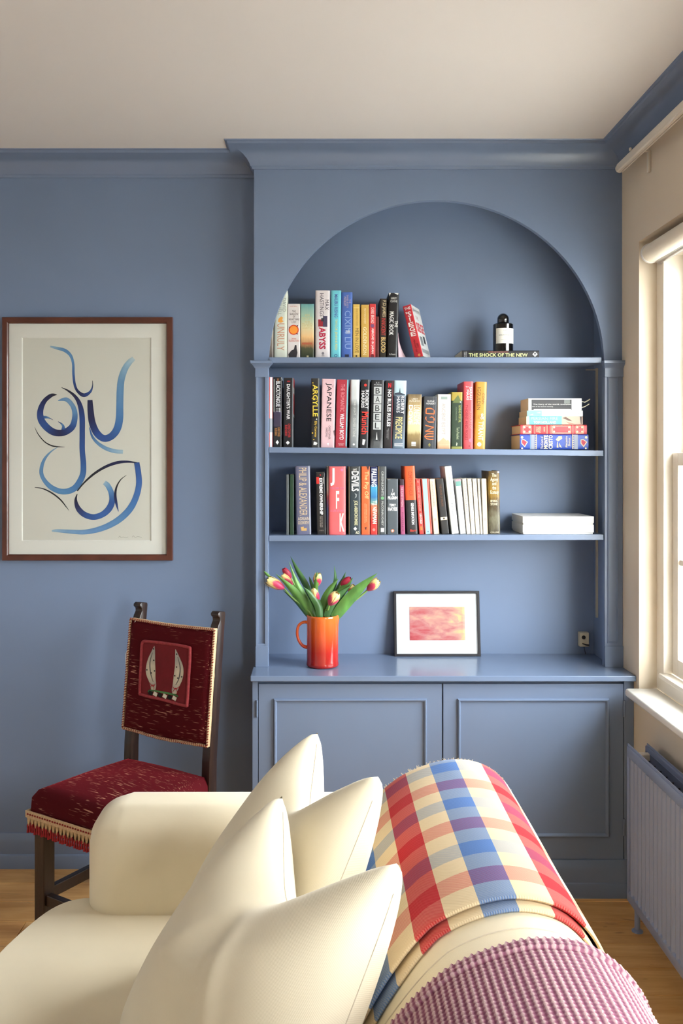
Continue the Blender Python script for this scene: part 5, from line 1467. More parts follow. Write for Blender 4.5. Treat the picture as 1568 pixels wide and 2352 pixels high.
D2 = (28, 29, 33)
B2 = [
 (613.5, 625.5, 866, 0.5, 'red and white book half hidden by the left pilaster', ('C', 0, [(0, (226, 96, 84)), (0.21, (112, 116, 132)), (0.41, (226, 96, 84))]), [], [P(0.0, 0.46, 0.0, 0.59, (242, 238, 238)), P(0.0, 0.46, 0.59, 0.79, (176, 180, 184)), P(0.0, 0.46, 0.79, 1, (242, 238, 238))], dict(hard=False)),
 (627.3, 646, 866, 0.5, 'black book with a tall white title and white edge, second from left', ('C', 0, [(0, D2), (0.29, (60, 54, 74)), (0.51, D2)]), [('BLACKTONGUE TT', (240, 240, 240), 'v', 0.08, 0.06, 0.50, 0.54, 0.01), ('CHRISTOPHER\nBUEHLMAN', (190, 130, 70), 'v', 0.0, 0.715, 0.85, 0.66, 0.01)], [('p', [(0.0,0.90),(0.2,0.93),(0.0,0.965),(-0.2,0.93)], (230, 230, 230)), P(-0.48, -0.38, 0.03, 0.5, (170, 172, 164)), P(-0.06, 0.16, 0.02, 0.055, (130, 84, 50))], dict(side=[(0, 1, (236, 240, 242))])),
 (650.6, 673.5, 868, 0.8, "black book with a red and grey cover reading DAUGHTER'S WAR", D2, [("DAUGHTER'S WAR", (240, 240, 240), 'v', -0.02, 0.09, 0.60, 0.36, 0.012), ('CHRISTOPHER\nBUEHLMAN', (186, 40, 44), 'v', -0.08, 0.66, 0.86, 0.56, 0.012)], [('p', [(-0.06,0.905),(0.14,0.935),(-0.06,0.965),(-0.26,0.935)], (230, 230, 230)), P(-0.15, 0.15, 0.04, 0.06, (150, 30, 36)), P(0.36, 0.48, 0, 1, (112, 116, 122))], dict(side=[(0, 0.13, (196, 40, 40)), (0.13, 0.22, (206, 200, 196)), (0.22, 0.52, (178, 32, 36)), (0.52, 0.56, (190, 196, 198)), (0.56, 1, (56, 62, 70))])),
 (714.5, 734, 869, -0.2, 'black hardback with a bright yellow title and yellow flecks', ('L', 0, [(0, (52, 52, 52)), (0.5, (24, 24, 25)), (1, (44, 43, 42))]), [('ARGYLLE', (240, 206, 70), 'v', -0.02, 0.09, 0.55, 0.62, 0.014), ('Elly Conway', (226, 190, 70), 'v', 0.0, 0.62, 0.85, 0.36, 0.008)], [('c', 0.14, 0.59, 0.07, (244, 240, 226)), ('c', -0.3, 0.065, 0.07, (230, 190, 60)), ('c', -0.40, 0.29, 0.05, (230, 190, 60)), ('c', -0.36, 0.79, 0.08, (230, 190, 60)), ('c', -0.2, 0.885, 0.07, (230, 190, 60)), ('p', [(-0.2,0.915),(0.05,0.92),(0.25,0.935),(0.1,0.965),(-0.25,0.96)], (226, 226, 224))], dict(hard=True)),
 (736.2, 767.5, 870, 3.2, 'pale pink paperback with a large black title', (220, 184, 189), [('JAPANESE', (34, 30, 36), 'v', 0.0, 0.06, 0.62, 0.46, 0.004), ('CHRISTOPHER\nHARDING', (70, 60, 66), 'v', 0.02, 0.68, 0.88, 0.36), ('THE', (120, 100, 106), 'v', 0.30, 0.085, 0.125, 0.12)], [('p', [(-0.06,0.94),(0.10,0.93),(0.06,0.975)], (246, 236, 236)), ('p', [(0.42,0.76),(0.49,0.74),(0.49,0.84)], (60, 50, 54))], dict()),
 (769.6, 796.5, 872, 4, 'crimson book with slim white lettering and a cyan edge', (172, 52, 66), [('THE ROMANTIC', (226, 150, 156), 'v', 0.02, 0.065, 0.47, 0.34), ('WILLIAM BOYD', (250, 240, 240), 'v', 0.02, 0.50, 0.885, 0.36, 0.012), ('PENGUIN\nBOOKS', (226, 190, 190), 'h', 0, 0.935, 0.97, 0.5)], [P(0.38, 0.49, 0.0, 0.98, (120, 196, 206))], dict()),
 (801.6, 822.6, 872, 3.2, 'grey book fading to white at the top of its spine', ('L', 0.05, [(0, (126, 130, 132)), (0.3, (150, 154, 154)), (0.62, (116, 120, 120)), (0.72, (196, 200, 202)), (1, (212, 216, 218))]), [('CHASING THE LIGHT', (206, 206, 200), 'v', 0.02, 0.10, 0.52, 0.22), ('OLIVER STONE', (206, 206, 202), 'v', 0.02, 0.56, 0.84, 0.28)], [('c', 0, 0.95, 0.12, (236, 236, 236))], dict(hard=True)),
 (825.2, 845.2, 872, 4.2, 'black hardback with a scarlet gothic title, Munich', (36, 38, 42), [('ROBERT\nHARRIS', (240, 240, 240), 'v', -0.02, 0.15, 0.43, 0.84, 0.010), ('Munich', (232, 56, 44), 'v', 0.05, 0.47, 0.80, 0.76, 0.02)], [('c', 0.0, 0.08, 0.16, (226, 50, 40)), ('p', [(-0.16,0.87),(0.18,0.88),(0.02,0.96),(-0.2,0.95)], (240, 240, 240))], dict(hard=True)),
 (849.6, 879.4, 873, 3.2, 'dark hardback with BABEL on five pale tiles', ('L', 0.2, [(0, (110, 112, 112)), (0.14, (40, 42, 44)), (0.3, (42, 44, 46)), (1, (40, 42, 46))]), [('R. F.\nKUANG', (206, 208, 208), 'h', 0.0, 0.03, 0.08, 0.58)] + [(c_, (40, 42, 44), 'h', 0, 0.115 + k*0.128, 0.20 + k*0.128, 0.34, 0.004) for k, c_ in enumerate('BABEL')], [P(-0.30, 0.30, 0.098 + k*0.128, 0.215 + k*0.128, (186, 190, 190)) for k in range(5)] + [('p', [(-0.08,0.88),(0.0,0.76),(0.06,0.88)], (200, 204, 204)), P(-0.25, 0.25, 0.90, 0.985, (92, 94, 94))], dict(hard=True)),
 (880.4, 899.6, 874, 4.2, 'narrow black book reading NO RULES RULES under a red letter', (40, 38, 40), [('NO RULES RULES', (240, 240, 240), 'v', 0.04, 0.135, 0.68, 0.44, 0.03), ('REED HASTINGS\nERIN MEYER', (160, 160, 160), 'v', -0.05, 0.71, 0.87, 0.26), ('N', (214, 36, 44), 'h', 0.05, 0.035, 0.105, 0.36, 0.05)], [P(0.40, 0.49, 0, 1, (120, 60, 66))], {}),
 (900.2, 929.2, 874, 4.6, 'hardback with a pale sky top and gold PRECIPICE lettering', ('L', 0.04, [(0, (110, 128, 142)), (0.2, (84, 98, 112)), (0.5, (40, 46, 56)), (0.77, (70, 84, 100)), (0.80, (176, 206, 218)), (1, (196, 220, 228))]), [('ROBERT\nHARRIS', (236, 238, 240), 'v', 0.05, 0.225, 0.49, 0.60, 0.006), ('PRECIPICE', (226, 206, 140), 'v', -0.02, 0.54, 0.86, 0.56, 0.012)], [('p', [(-0.10,0.21),(-0.02,0.10),(0.06,0.21)], (50, 60, 74)), ('p', [(-0.44,0.19),(-0.1,0.175),(0.4,0.20),(0.4,0.215),(-0.44,0.215)], (56, 66, 82)), P(-0.34, 0.34, 0.925, 0.935, (220, 222, 224)), P(-0.34, 0.34, 0.945, 0.955, (220, 222, 224)), P(-0.34, 0.34, 0.962, 0.97, (220, 222, 224))], dict(hard=True)),
 (934, 966, 905.5, 2.5, 'sandy paperback with white DOVE lettering and a plain landscape', ('L', 0.15, [(0, (92, 76, 54)), (0.25, (150, 128, 84)), (0.34, (214, 200, 150)), (0.6, (222, 206, 160)), (0.8, (176, 152, 108)), (1, (120, 102, 74))]), [('LARRY\nMcMURTRY', (240, 234, 216), 'h', 0, 0.07, 0.145, 0.76), ('LONESOME', (244, 240, 228), 'v', 0.16, 0.20, 0.56, 0.44), ('DOVE', (248, 246, 238), 'v', -0.28, 0.20, 0.56, 0.30, 0.03)], [P(-0.18, 0.14, 0.88, 0.93, (236, 232, 220)), P(-0.18, 0.14, 0.94, 0.955, (236, 232, 220))], {}),
 (970.6, 1000.6, 910.5, 2.5, 'charcoal paperback with four orange neon arc symbols', (62, 66, 72), [('FRANK\nHERBERT', (226, 226, 224), 'h', 0.05, 0.075, 0.155, 0.74)], [P(0.22, 0.30, 0.0, 1.0, (84, 88, 92)), ('p', [(-0.12,0.94),(0.0,0.89),(0.12,0.94)], (150, 140, 70)), ('p', [(-0.05,0.96),(0.05,0.96),(0.05,0.945),(-0.05,0.945)], (150, 140, 70))], {}),
 (1003.6, 1034.2, 905.5, 1, 'white paperback with pale sand pyramids at its foot', ('L', 0.06, [(0, (200, 156, 116)), (0.10, (222, 186, 150)), (0.16, (220, 213, 202)), (1, (222, 218, 208))]), [('ANCIENT EGYPT', (170, 158, 146), 'v', -0.04, 0.17, 0.74, 0.28), ('The Rise and Fall', (186, 172, 160), 'v', 0.26, 0.3, 0.6, 0.1)], [P(-0.24, 0.24, 0.045, 0.095, (150, 166, 158)), ('p', [(-0.44,0.89),(-0.05,0.795),(0.22,0.85),(0.32,0.83),(0.45,0.88),(0.45,0.91),(-0.44,0.92)], (214, 172, 136))], {}),
 (1036, 1061.4, 900.5, 0.5, 'dark green paperback with yellow picture at the top', ('C', 0, [(0, (150, 152, 80)), (0.04, (44, 62, 46)), (0.845, (170, 150, 66))]), [('GOING POSTAL', (160, 170, 90), 'v', 0.26, 0.23, 0.535, 0.22, 0.01), ('Terry Pratchett', (176, 190, 150), 'v', 0.05, 0.62, 0.83, 0.32), ('A DISCWORLD NOVEL', (120, 140, 110), 'v', -0.06, 0.26, 0.50, 0.12)], [('p', [(-0.30,0.15),(0.1,0.05),(0.34,0.15),(0.4,0.19),(-0.38,0.19)], (96, 110, 60)), ('c', 0.32, 0.175, 0.06, (230, 230, 210)), ('p', [(-0.08,0.94),(-0.02,0.88),(0.06,0.90),(0.02,0.945)], (190, 200, 170))], dict(side=[(0, 1, (60, 76, 56))])),
 (1063.4, 1086.6, 876.5, 0.5, 'coral red hardback with dark lettering, next to the ochre one', (214, 82, 88), [('SARAH\nJ. MAAS', (250, 226, 226), 'v', 0.04, 0.065, 0.275, 0.62, 0.015), ('THORNS AND ROSES', (120, 34, 48), 'v', -0.18, 0.345, 0.87, 0.26, 0.006), ('A COURT OF', (236, 130, 120), 'v', 0.22, 0.44, 0.70, 0.26)], [('c', 0.25, 0.87, 0.2, (206, 110, 130)), ('c', 0.1, 0.955, 0.06, (120, 34, 48))], dict(hard=True, d=0.15)),
 (1088.4, 1114, 877, 4.5, 'ochre hardback at the right end of the middle row', (206, 148, 62), [('IGGULDEN', (88, 62, 34), 'v', -0.20, 0.085, 0.42, 0.30, 0.002), ('CONN', (120, 84, 40), 'v', 0.20, 0.17, 0.33, 0.22), ('TYRANT', (246, 236, 210), 'v', 0.06, 0.59, 0.87, 0.44, 0.01), ('&', (246, 240, 220), 'h', 0.16, 0.47, 0.56, 0.36), ('83', (170, 116, 50), 'h', -0.12, 0.50, 0.56, 0.3)], [('c', -0.05, 0.93, 0.19, (238, 238, 230)), ('c', -0.05, 0.93, 0.12, (170, 180, 180))], dict(hard=True, d=0.15)),
]
for a, b, yt, sh, lab, cov, tx, pa_, kw_ in B2:
    bk = book(2, a, b, yt, sh, lab, cov, tx, pa_, **kw_)
    if 'neon arc' in lab:                      # the four arc symbols, as flat print
        h_ = (1032.5-910.5)*3.325/F; t_ = 30*3.325/F
        O1, O2 = (236, 120, 66), (232, 96, 70)
        def rib(pts, w=0.085):
            vs_, fs_ = [], []
            Q = bez(pts, 8)
            for i, (x, y) in enumerate(Q):
                p_, q_ = Q[max(i-1, 0)], Q[min(i+1, len(Q)-1)]
                dx, dy = (q_[0]-p_[0])*t_, (q_[1]-p_[1])*h_
                L = math.hypot(dx, dy) or 1
                for s_ in (-0.5, 0.5): vs_.append((x*t_ + -dy/L*-w*t_*s_*-1, -0.0008, h_*(1-y) + dx/L*w*t_*s_))
            fs_ = [(2*i, 2*i+1, 2*i+3, 2*i+2) for i in range(len(Q)-1)]
            raw('printed_symbol', vs_, fs_, INK(O1), bk, False)
        rib([(-0.30,0.25),(0.05,0.245),(0.30,0.275),(0.32,0.325),(0.32,0.34)]); rib([(-0.30,0.25),(-0.31,0.34)]); rib([(-0.31,0.34),(0.32,0.345)])
        rib([(-0.30,0.40),(-0.31,0.45),(-0.10,0.50),(0.30,0.50)]); rib([(-0.02,0.42),(0.10,0.405),(0.30,0.42),(0.32,0.47)])
        rib([(-0.34,0.565),(0.30,0.60)]); rib([(0.30,0.60),(-0.34,0.675)]); rib([(-0.34,0.675),(0.30,0.68)])
        rib([(0.30,0.72),(-0.05,0.72),(-0.32,0.745),(-0.32,0.80),(-0.05,0.825),(0.30,0.825)]); rib([(-0.30,0.775),(0.30,0.772)])

# pile lying on the middle shelf, foot of the pile first
pz = shelf_z(2, 0.735) + 0.0002
GOLD, PALE = (226, 200, 150), (236, 218, 176)
pz = lying('blue and gold ornate hardback at the foot of the pile', 1193.7, 1351, 1034, 999, pz, 3.325, 0.165, (46, 74, 160),
 [('MONTE', (236, 224, 180), 'h', 0, 0.345, 0.405, 0.90, 0.03), ('CRISTO', (236, 224, 180), 'h', 0, 0.415, 0.475, 0.90, 0.03), ('The Count of', (220, 206, 160), 'h', -0.05, 0.30, 0.335, 0.8), ('Alexandre', (220, 206, 160), 'h', 0, 0.655, 0.69, 0.74), ('Dumas', (220, 206, 160), 'h', 0, 0.70, 0.73, 0.5)],
 [P(-0.48, 0.48, 0.16, 0.215, (140, 146, 160)), P(-0.48, 0.48, 0.79, 0.845, (140, 146, 160)), P(-0.49, 0.49, 0.145, 0.155, (110, 150, 206)),
  ('p', [(-0.34,0.07),(-0.1,0.02),(0.16,0.02),(0.18,0.06),(0.0,0.115)], (226, 206, 170)), ('p', [(-0.26,0.07),(-0.08,0.03),(0.12,0.03),(0.12,0.06),(-0.0,0.10)], (170, 44, 66)),
  ('p', [(-0.34,0.93),(-0.1,0.885),(0.16,0.885),(0.18,0.925),(0.0,0.98)], (226, 206, 170)), ('p', [(-0.26,0.93),(-0.08,0.895),(0.12,0.895),(0.12,0.925),(-0.0,0.965)], (170, 44, 66)),
  ('p', [(0.14,0.52),(0.36,0.56),(0.38,0.61),(0.22,0.615),(0.05,0.56)], GOLD), ('p', [(0.05,0.545),(0.0,0.55),(-0.38,0.56),(-0.36,0.535)], GOLD), ('p', [(-0.05,0.57),(-0.38,0.61),(-0.30,0.575)], GOLD), ('c', 0.30, 0.03, 0.08, PALE), ('c', 0.30, 0.965, 0.08, PALE), ('c', -0.42, 0.03, 0.06, PALE), ('c', -0.42, 0.96, 0.06, PALE)] +
 [('p', [(-0.46+0.12*k,0.245),(-0.40+0.12*k,0.215),(-0.34+0.12*k,0.245)], GOLD) for k in range(8)] + [('p', [(-0.46+0.12*k,0.76),(-0.40+0.12*k,0.79),(-0.34+0.12*k,0.76)], GOLD) for k in range(8)], hard=True, grp=GROUPS['s'])
def knot(a, b):
    return [P(-0.40, 0.40, a, a+0.006, PALE), P(-0.40, 0.40, b-0.006, b, PALE), P(-0.40, -0.34, a, b, PALE), P(0.34, 0.40, a, b, PALE), ('c', -0.22, a+0.025, 0.10, PALE), ('c', 0.22, a+0.025, 0.10, PALE), ('c', -0.22, b-0.025, 0.10, PALE), ('c', 0.22, b-0.025, 0.10, PALE)]
pz = lying('red ornate hardback with gold frames, second from the foot of the pile', 1195, 1347.5, 998, 976, pz+0.0002, 3.325, 0.165, (190, 56, 62),
 [('GREAT\nSHORT\nSTORIES', PALE, 'h', 0, 0.235, 0.30, 0.7), ('VARIOUS', PALE, 'h', 0, 0.345, 0.365, 0.5)],
 knot(0.035, 0.16) + knot(0.48, 0.755) + knot(0.83, 0.95) + [P(-0.45, 0.45, 0.21, 0.216, PALE), P(-0.45, 0.45, 0.395, 0.40, PALE), P(-0.45, 0.45, 0.455, 0.46, PALE), P(-0.45, 0.45, 0.785, 0.79, PALE), P(-0.5, 0.5, 0.183, 0.188, (140, 34, 42)), P(-0.5, 0.5, 0.425, 0.43, (140, 34, 42))], hard=True, grp=GROUPS['s'])
pz = lying('turquoise paperback in the middle of the pile', 1208.5, 1337.5, 974.6, 955, pz+0.0002, 3.335, 0.13, (104, 196, 200),
 [('PERSIAN FIRE', (176, 206, 190), 'v', 0.24, 0.08, 0.56, 0.34, 0.01), ('TOM HOLLAND', (236, 240, 234), 'v', -0.22, 0.125, 0.53, 0.30, 0.015)],
 [P(-0.48, 0.48, 0.0, 0.05, (226, 222, 190)), P(-0.48, 0.48, 0.63, 1.0, (214, 180, 160)), ('p', [(0.3,0.64),(0.42,0.70),(0.1,0.78),(-0.1,0.82),(0.0,0.74)], (110, 86, 76)), ('p', [(0.46,0.95),(0.46,0.985),(-0.4,0.985),(-0.4,0.965)], (70, 60, 60)), ('p', [(-0.1,0.70),(-0.4,0.86),(-0.44,0.76)], (184, 140, 120))], grp=GROUPS['s'])
pz = lying('thin white paperback second from the top of the pile', 1210, 1338, 954, 941.2, pz+0.0002, 3.335, 0.13, (238, 240, 242),
 [('EVERYTHING YOU NEED', (186, 188, 192), 'v', 0.0, 0.30, 0.73, 0.22), ('HI', (150, 150, 150), 'v', 0, 0.92, 0.96, 0.3)],
 [P(-0.48, 0.48, 0.0, 0.265, (130, 176, 184)), ('p', [(-0.25,0.04),(-0.05,0.11),(-0.30,0.11)], (190, 216, 218)), ('p', [(0.1,0.16),(0.25,0.24),(0.0,0.24)], (190, 216, 218))], grp=GROUPS['s'])
top_z = lying('grey-black paperback with white ends on top of the pile', 1213, 1335.5, 940, 912, pz+0.0002, 3.335, 0.13, (228, 230, 226),
 [('The Story of the world revolution', (230, 230, 226), 'v', 0.0, 0.09, 0.80, 0.13), ('and of its second coming', (206, 206, 204), 'v', -0.18, 0.07, 0.46, 0.09)],
 [P(-0.46, 0.40, 0.06, 0.81, (62, 62, 64)), P(0.08, 0.38, 0.67, 0.78, (120, 126, 122)), P(-0.46, -0.36, 0.10, 0.80, (190, 190, 190))], grp=GROUPS['s'])
# paper markers sticking out of the top book
for k, (xa, ya, xb2, yb2, xc2, yc2) in enumerate(((1334, 921, 1343, 923, 1355, 916), (1334, 936, 1343, 933, 1353, 927))):
    g = G()
    a_, b_, c_ = W(xa, ya, 3.36), W(xb2, yb2, 3.36), W(xc2, yc2, 3.36)
    g.grid([[a_, b_, c_], [a_ + Vector((0, 0.012, 0)), b_ + Vector((0, 0.012, 0)), c_ + Vector((0, 0.012, 0))]])
    g.grid([[p + Vector((0, 0, -0.003)) for p in (a_, b_, c_)], [a_, b_, c_]])
    g.obj('paper_marker', M('cream_marker_paper', (214, 212, 190), rough=0.8), None, loc=tuple(a_), label=('upper' if k == 0 else 'lower') + ' paper marker sticking out of the pile\'s top book', category='bookmark')

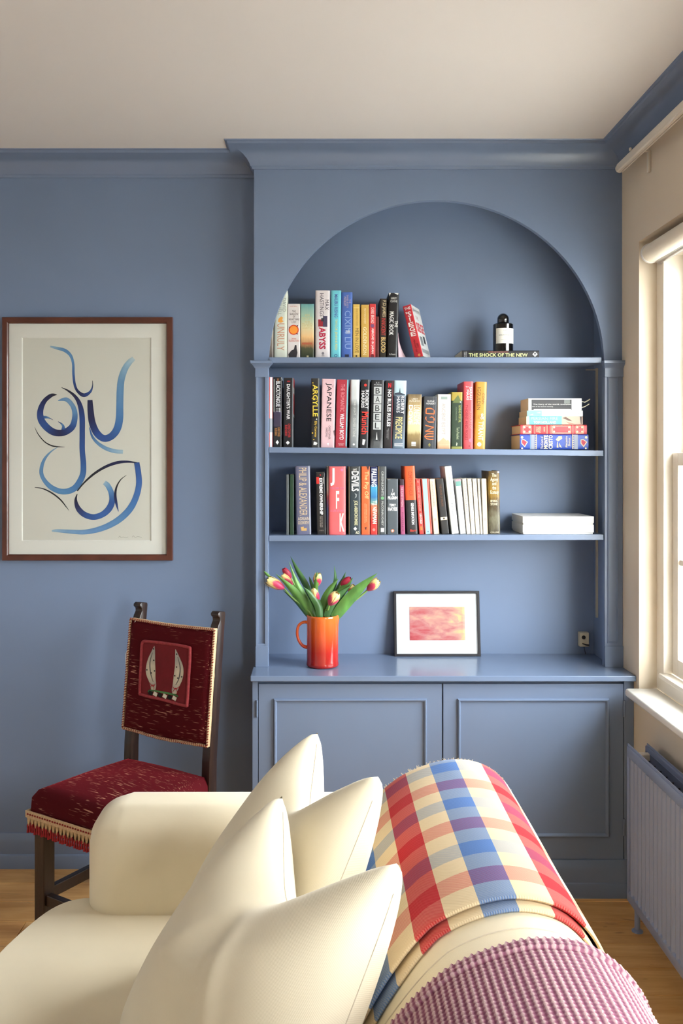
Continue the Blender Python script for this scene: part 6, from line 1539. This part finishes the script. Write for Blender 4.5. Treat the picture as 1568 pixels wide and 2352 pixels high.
OR = (232, 92, 48)
B3 = [
 (657, 663, 1090, 0, 'thin grey book at the left end of the bottom row', (92, 98, 100), [], [], {}),
 (665, 674.6, 1090, 0, 'thin dark green book in the shade, second from the left', (36, 62, 44), [], [], {}),
 (680.4, 714.6, 1070.5, -3, 'thick slate hardback with pale gold lettering', (104, 106, 132), [('PHILIP & ALEXANDER', (206, 184, 150), 'v', 0.0, 0.025, 0.725, 0.52, 0.004), ('ADRIAN', (226, 210, 180), 'h', 0, 0.745, 0.79, 0.76), ('GOLDSWORTHY', (220, 200, 170), 'h', 0, 0.805, 0.85, 0.76, 0.01)], [('p', [(-0.2,0.89),(0.02,0.885),(0.0,0.91),(0.2,0.905),(0.2,0.945),(-0.16,0.945)], (206, 164, 100)), P(0.40, 0.47, 0, 1, (190, 194, 206))], dict(hard=True, d=0.16)),
 (728, 748.6, 1085.5, -3, 'black paperback with a white title and small red emblem', (38, 36, 36), [('EXTREME OWNERSHIP', (244, 244, 244), 'v', 0.04, 0.09, 0.68, 0.36, 0.03), ('JOCKO WILLINK\nAND LEIF BABIN', (170, 160, 150), 'v', 0.0, 0.70, 0.885, 0.32), ('ST MARTINS', (150, 140, 130), 'h', 0, 0.925, 0.945, 0.5)], [P(-0.46, -0.14, 0.07, 0.18, (196, 40, 34)), ('c', 0.0, 0.04, 0.08, (190, 44, 40)), P(0.34, 0.40, 0.075, 0.18, (200, 196, 190))], {}),
 (749.4, 754, 1071.5, 0, 'dark photographic board beside the coral book', ('L', 0.3, [(0, (60, 50, 46)), (0.4, (30, 36, 70)), (0.55, (110, 34, 36)), (0.7, (120, 110, 100)), (1, (50, 46, 44))]), [], [], {}),
 (754.6, 793.8, 1071.5, 0, 'wide coral book with three big staggered white letters', (230, 104, 106), [('J', (250, 240, 230), 'h', -0.28, 0.025, 0.285, 0.25, 0.03), ('F', (250, 240, 230), 'h', 0.02, 0.36, 0.62, 0.19, 0.02), ('K', (250, 240, 230), 'h', 0.28, 0.69, 0.955, 0.28, 0.025), ('VOLUME ONE', (204, 120, 150), 'h', 0.0, 0.305, 0.335, 0.82, 0.02), ('A LIFE STORY', (204, 120, 150), 'h', 0.0, 0.635, 0.665, 0.82, 0.02)], [('c', 0.28, 0.05, 0.08, (204, 120, 160))], dict(hard=True, d=0.16)),
 (800, 828.4, 1071.5, -0.4, 'dark slate hardback reading DEVILS in white', ('L', 0.1, [(0, (50, 60, 66)), (0.5, (46, 58, 66)), (1, (60, 62, 62))]), [('DEVILS', (244, 242, 236), 'v', 0.05, 0.07, 0.365, 0.60, 0.025), ('THE', (226, 224, 216), 'v', 0.02, 0.03, 0.06, 0.3, 0.02), ('JOE ABERCROMBIE', (226, 222, 176), 'v', 0.08, 0.50, 0.865, 0.34, 0.012), ('AO', (226, 222, 190), 'h', 0.22, 0.95, 0.995, 0.3, 0.03)], [('p', [(0.05,0.885),(0.2,0.915),(0.05,0.945),(-0.1,0.915)], (226, 226, 220)), ('p', [(0.0,0.39),(0.2,0.41),(0.16,0.45),(0.0,0.47),(0.1,0.43)], (150, 156, 156)), P(-0.47, -0.41, 0, 1, (110, 92, 60))], dict(hard=True)),
 (829.4, 849, 1071.5, 0, 'orange book reading The Pay Off', (230, 104, 58), [('The Pay Off', (250, 214, 150), 'v', 0.06, 0.07, 0.475, 0.58, 0.004), ('HOW CHANGING THE WAY\nWE PAY CHANGES EVERYTHING', (250, 190, 140), 'v', 0.02, 0.54, 0.83, 0.32)], [('p', [(-0.1,0.895),(0.14,0.89),(0.06,0.935),(-0.02,0.925)], (80, 40, 34)), ('p', [(0.1,0.0),(0.46,0.0),(0.3,0.06)], (70, 44, 44))], {}),
 (850, 866.6, 1072, 0, 'book striped navy, sky blue and red with a white title', ('L', 0.05, [(0, (206, 60, 54)), (0.13, (206, 60, 54)), (0.17, (190, 50, 48)), (0.42, (206, 110, 70)), (0.46, (120, 170, 160)), (0.55, (52, 120, 176)), (0.70, (70, 160, 200)), (0.74, (30, 48, 100)), (1, (26, 38, 84))]), [('FALLING', (244, 246, 248), 'v', 0.02, 0.03, 0.295, 0.72, 0.03), ('T.J. NEWMAN', (246, 238, 220), 'v', 0.02, 0.50, 0.84, 0.72, 0.03)], [('c', 0.0, 0.93, 0.2, (226, 140, 130))], dict(side=[(0, 1, (26, 30, 66))])),
 (868.6, 887.6, 1071.5, 0, 'slim grey hardback with spaced lettering and a green mark', (78, 82, 84), [('GREENLIGHTS', (200, 204, 200), 'v', 0.0, 0.07, 0.43, 0.26), ('McCONAUGHEY', (200, 204, 200), 'v', 0.0, 0.51, 0.87, 0.26)], [('c', 0.0, 0.465, 0.2, (110, 170, 120)), P(-0.2, 0.2, 0.905, 0.965, (220, 224, 222)), P(-0.49, -0.42, 0, 1, (176, 150, 110))], dict(hard=True)),
 (888.6, 914, 1100, 0, 'grey paperback reading I AM PILGRIM in white block letters', (84, 92, 98), [('I\nAM', (244, 244, 244), 'h', 0.0, 0.18, 0.30, 0.36, 0.03), ('PILGRIM', (246, 246, 246), 'h', 0, 0.315, 0.37, 0.88, 0.04), ('TERRY', (236, 236, 236), 'h', 0, 0.45, 0.495, 0.6, 0.03), ('HAYES', (246, 246, 246), 'h', 0, 0.51, 0.575, 0.86, 0.04)], [('c', 0.0, 0.935, 0.15, (226, 120, 70)), ('c', 0.0, 0.935, 0.08, (244, 240, 236)), P(-0.46, -0.2, 0.0, 0.02, (110, 116, 120))], {}),
 (920, 930.2, 1101, -3, 'slim plum pink paperback before the orange and black book', ('C', 0, [(0, (172, 88, 124)), (0.49, (160, 70, 100)), (0.89, (60, 40, 52))]), [('THE ISLAND OF MISSING', (226, 190, 200), 'v', 0.0, 0.14, 0.50, 0.5), ('PHOENIX', (120, 50, 80), 'v', 0.0, 0.6, 0.95, 0.4)], [], {}),
 (934.6, 959.6, 1070.5, -7.2, 'tall book, upper half orange and lower half black', ('C', 0, [(0, (48, 48, 50)), (0.50, OR)]), [('COMETH THE HOUR', (150, 60, 40), 'v', 0.02, 0.08, 0.44, 0.34), ('GENIUS IMITATION', (244, 244, 244), 'v', 0.1, 0.54, 0.86, 0.26, 0.03), ('Barr', (206, 60, 40), 'h', 0.1, 0.93, 0.965, 0.6, 0.02)], [], dict(hard=True)),
 (962.6, 973.4, 1100, -9, 'red paperback with white lettering right of the orange and black book', (206, 72, 66), [('CRIME AND SWINDLER', (240, 170, 160), 'v', 0.0, 0.13, 0.58, 0.40), ('LEE CHILD', (250, 236, 230), 'v', 0.06, 0.63, 0.81, 0.40, 0.02), ('I', (250, 220, 210), 'h', 0.0, 0.03, 0.07, 0.1)], [P(-0.2, 0.24, 0.86, 0.93, (236, 130, 60))], {}),
 (975, 993, 1100, -8.4, 'pale blue paperback with red borders', (206, 82, 66), [], [P(-0.36, 0.24, 0.0, 1.0, (160, 200, 208)), ('c', -0.05, 0.955, 0.10, (90, 120, 140))], {}),
 (995.6, 1008.6, 1100, -10, 'cream paperback with an orange oval, left of the thin black book', (214, 204, 184), [('FLASHMANS PAPERS', (150, 140, 124), 'v', -0.05, 0.05, 0.50, 0.26)], [('c', -0.05, 0.735, 0.17, (196, 110, 80)), ('c', -0.05, 0.735, 0.10, (238, 230, 214)), P(0.42, 0.5, 0, 1, (226, 180, 130))], {}),
 (1014.6, 1031.4, 1100, -14, 'thin black paperback with a cream band low on its spine', (50, 50, 50), [('THE HOUSE OF DREAMS', (120, 80, 50), 'v', 0.0, 0.1, 0.5, 0.3)], [P(-0.46, 0.46, 0.695, 0.745, (222, 206, 180)), ('c', 0.0, 0.72, 0.14, (70, 60, 50))], {}),
 (1037, 1053.4, 1071, -17.2, 'tall white paperback leaning left', (218, 218, 214), [('WAR IN THE WILD', (222, 168, 140), 'v', 0.05, 0.10, 0.48, 0.30), ('Brand Jackson', (130, 136, 146), 'v', 0.0, 0.54, 0.80, 0.36)], [], {}),
 (1056.6, 1069.8, 1101, -12, 'white paperback with a small teal picture at the top', (218, 219, 220), [('TRAVELS WITH A NOTEBOOK', (190, 192, 196), 'v', 0.0, 0.16, 0.50, 0.2)], [P(-0.44, 0.46, 0.035, 0.12, (110, 160, 150)), P(-0.44, 0.46, 0.0, 0.035, (206, 150, 160))], {}),
 (1071.4, 1080.8, 1099.5, -10.5, 'thin cream paperback right after the teal-topped one', (214, 207, 194), [('STEFAN ZWEIG ESSAYS', (120, 110, 100), 'v', 0, 0.04, 0.64, 0.26)], [('c', 0, 0.735, 0.22, (176, 110, 96)), ('c', 0, 0.735, 0.14, (238, 232, 222))], {}),
 (1082, 1091.8, 1099.5, -9.6, 'thin cream paperback, second of the row of four', (214, 207, 194), [('THE INVISIBLE NOVELS', (120, 110, 100), 'v', 0, 0.04, 0.48, 0.26)], [('c', 0, 0.735, 0.22, (176, 110, 96)), ('c', 0, 0.735, 0.14, (238, 232, 222))], {}),
 (1092.6, 1102.2, 1099.5, -8.4, 'thin cream paperback, third of the row of four', (214, 207, 194), [('GREAT LOVE STORIES', (120, 110, 100), 'v', 0, 0.04, 0.48, 0.26)], [('c', 0, 0.735, 0.22, (176, 110, 96)), ('c', 0, 0.735, 0.14, (238, 232, 222))], {}),
 (1103, 1108.4, 1099.5, -7.2, 'thinnest cream paperback, last of the row of four', (210, 202, 188), [('TALES', (120, 110, 100), 'v', 0, 0.04, 0.3, 0.26)], [('c', 0, 0.735, 0.28, (176, 110, 96)), ('c', 0, 0.735, 0.16, (238, 232, 222))], {}),
 (1109.2, 1120.4, 1099.5, -4, 'cream paperback with peach edge against the gold and brown book', (216, 209, 194), [('A MOUNTAIN JOURNEY', (150, 140, 130), 'v', -0.05, 0.04, 0.62, 0.24)], [('c', 0, 0.735, 0.20, (120, 90, 90)), ('c', 0, 0.735, 0.12, (238, 232, 222)), P(0.34, 0.5, 0, 1, (230, 190, 150))], {}),
 (1122.6, 1149, 1081.5, -2.4, 'worn gold and dark brown hardback at the right end', ('L', 0.5, [(0, (70, 62, 44)), (0.25, (110, 106, 84)), (0.45, (66, 52, 26)), (0.7, (150, 116, 40)), (1, (74, 58, 30))]), [('The\nAgony\nand\nthe\nEcstasy', (236, 226, 190), 'h', 0.04, 0.04, 0.38, 0.74, 0.012), ('IRVING\nSTONE', (236, 226, 196), 'h', -0.02, 0.46, 0.545, 0.62, 0.012), ('COLLINS', (220, 210, 180), 'h', 0, 0.96, 0.985, 0.74)], [('c', 0.4, 0.02, 0.08, (236, 236, 230))], dict(hard=True)),
]
for a, b, yt, sh, lab, cov, tx, pa_, kw_ in B3: book(3, a, b, yt, sh, lab, cov, tx, pa_, **kw_)

# two flat white boxes on the bottom shelf
wz = shelf_z(3, 0.85) + 0.0004
for k, (ya_, yb_, lab) in enumerate(((1227.6, 1206, 'lower of two flat white boxes on the bottom shelf'), (1206, 1187, 'upper of two flat white boxes on the bottom shelf'))):
    Yb = 3.305
    xa_, xb_ = (1200-CX)*Yb/F, (1363.5-CX)*Yb/F
    z0_ = wz if k == 0 else wz + 0.0345
    bxr = thing('white_box', lab, 'box', ((xa_+xb_)/2, 3.39, z0_), None, 'flat white boxes')
    th_ = 0.0343 if k == 0 else 0.0305
    G().box(xa_+0.003, xb_-0.003, Yb+0.003, 3.489, z0_, z0_+th_-0.002).obj('tray', WHITE_BOX, bxr)
    G().box(xa_, xb_, Yb, 3.4915, z0_+0.0062, z0_+th_, bev=0.001).obj('lid', WHITE_BOX, bxr)
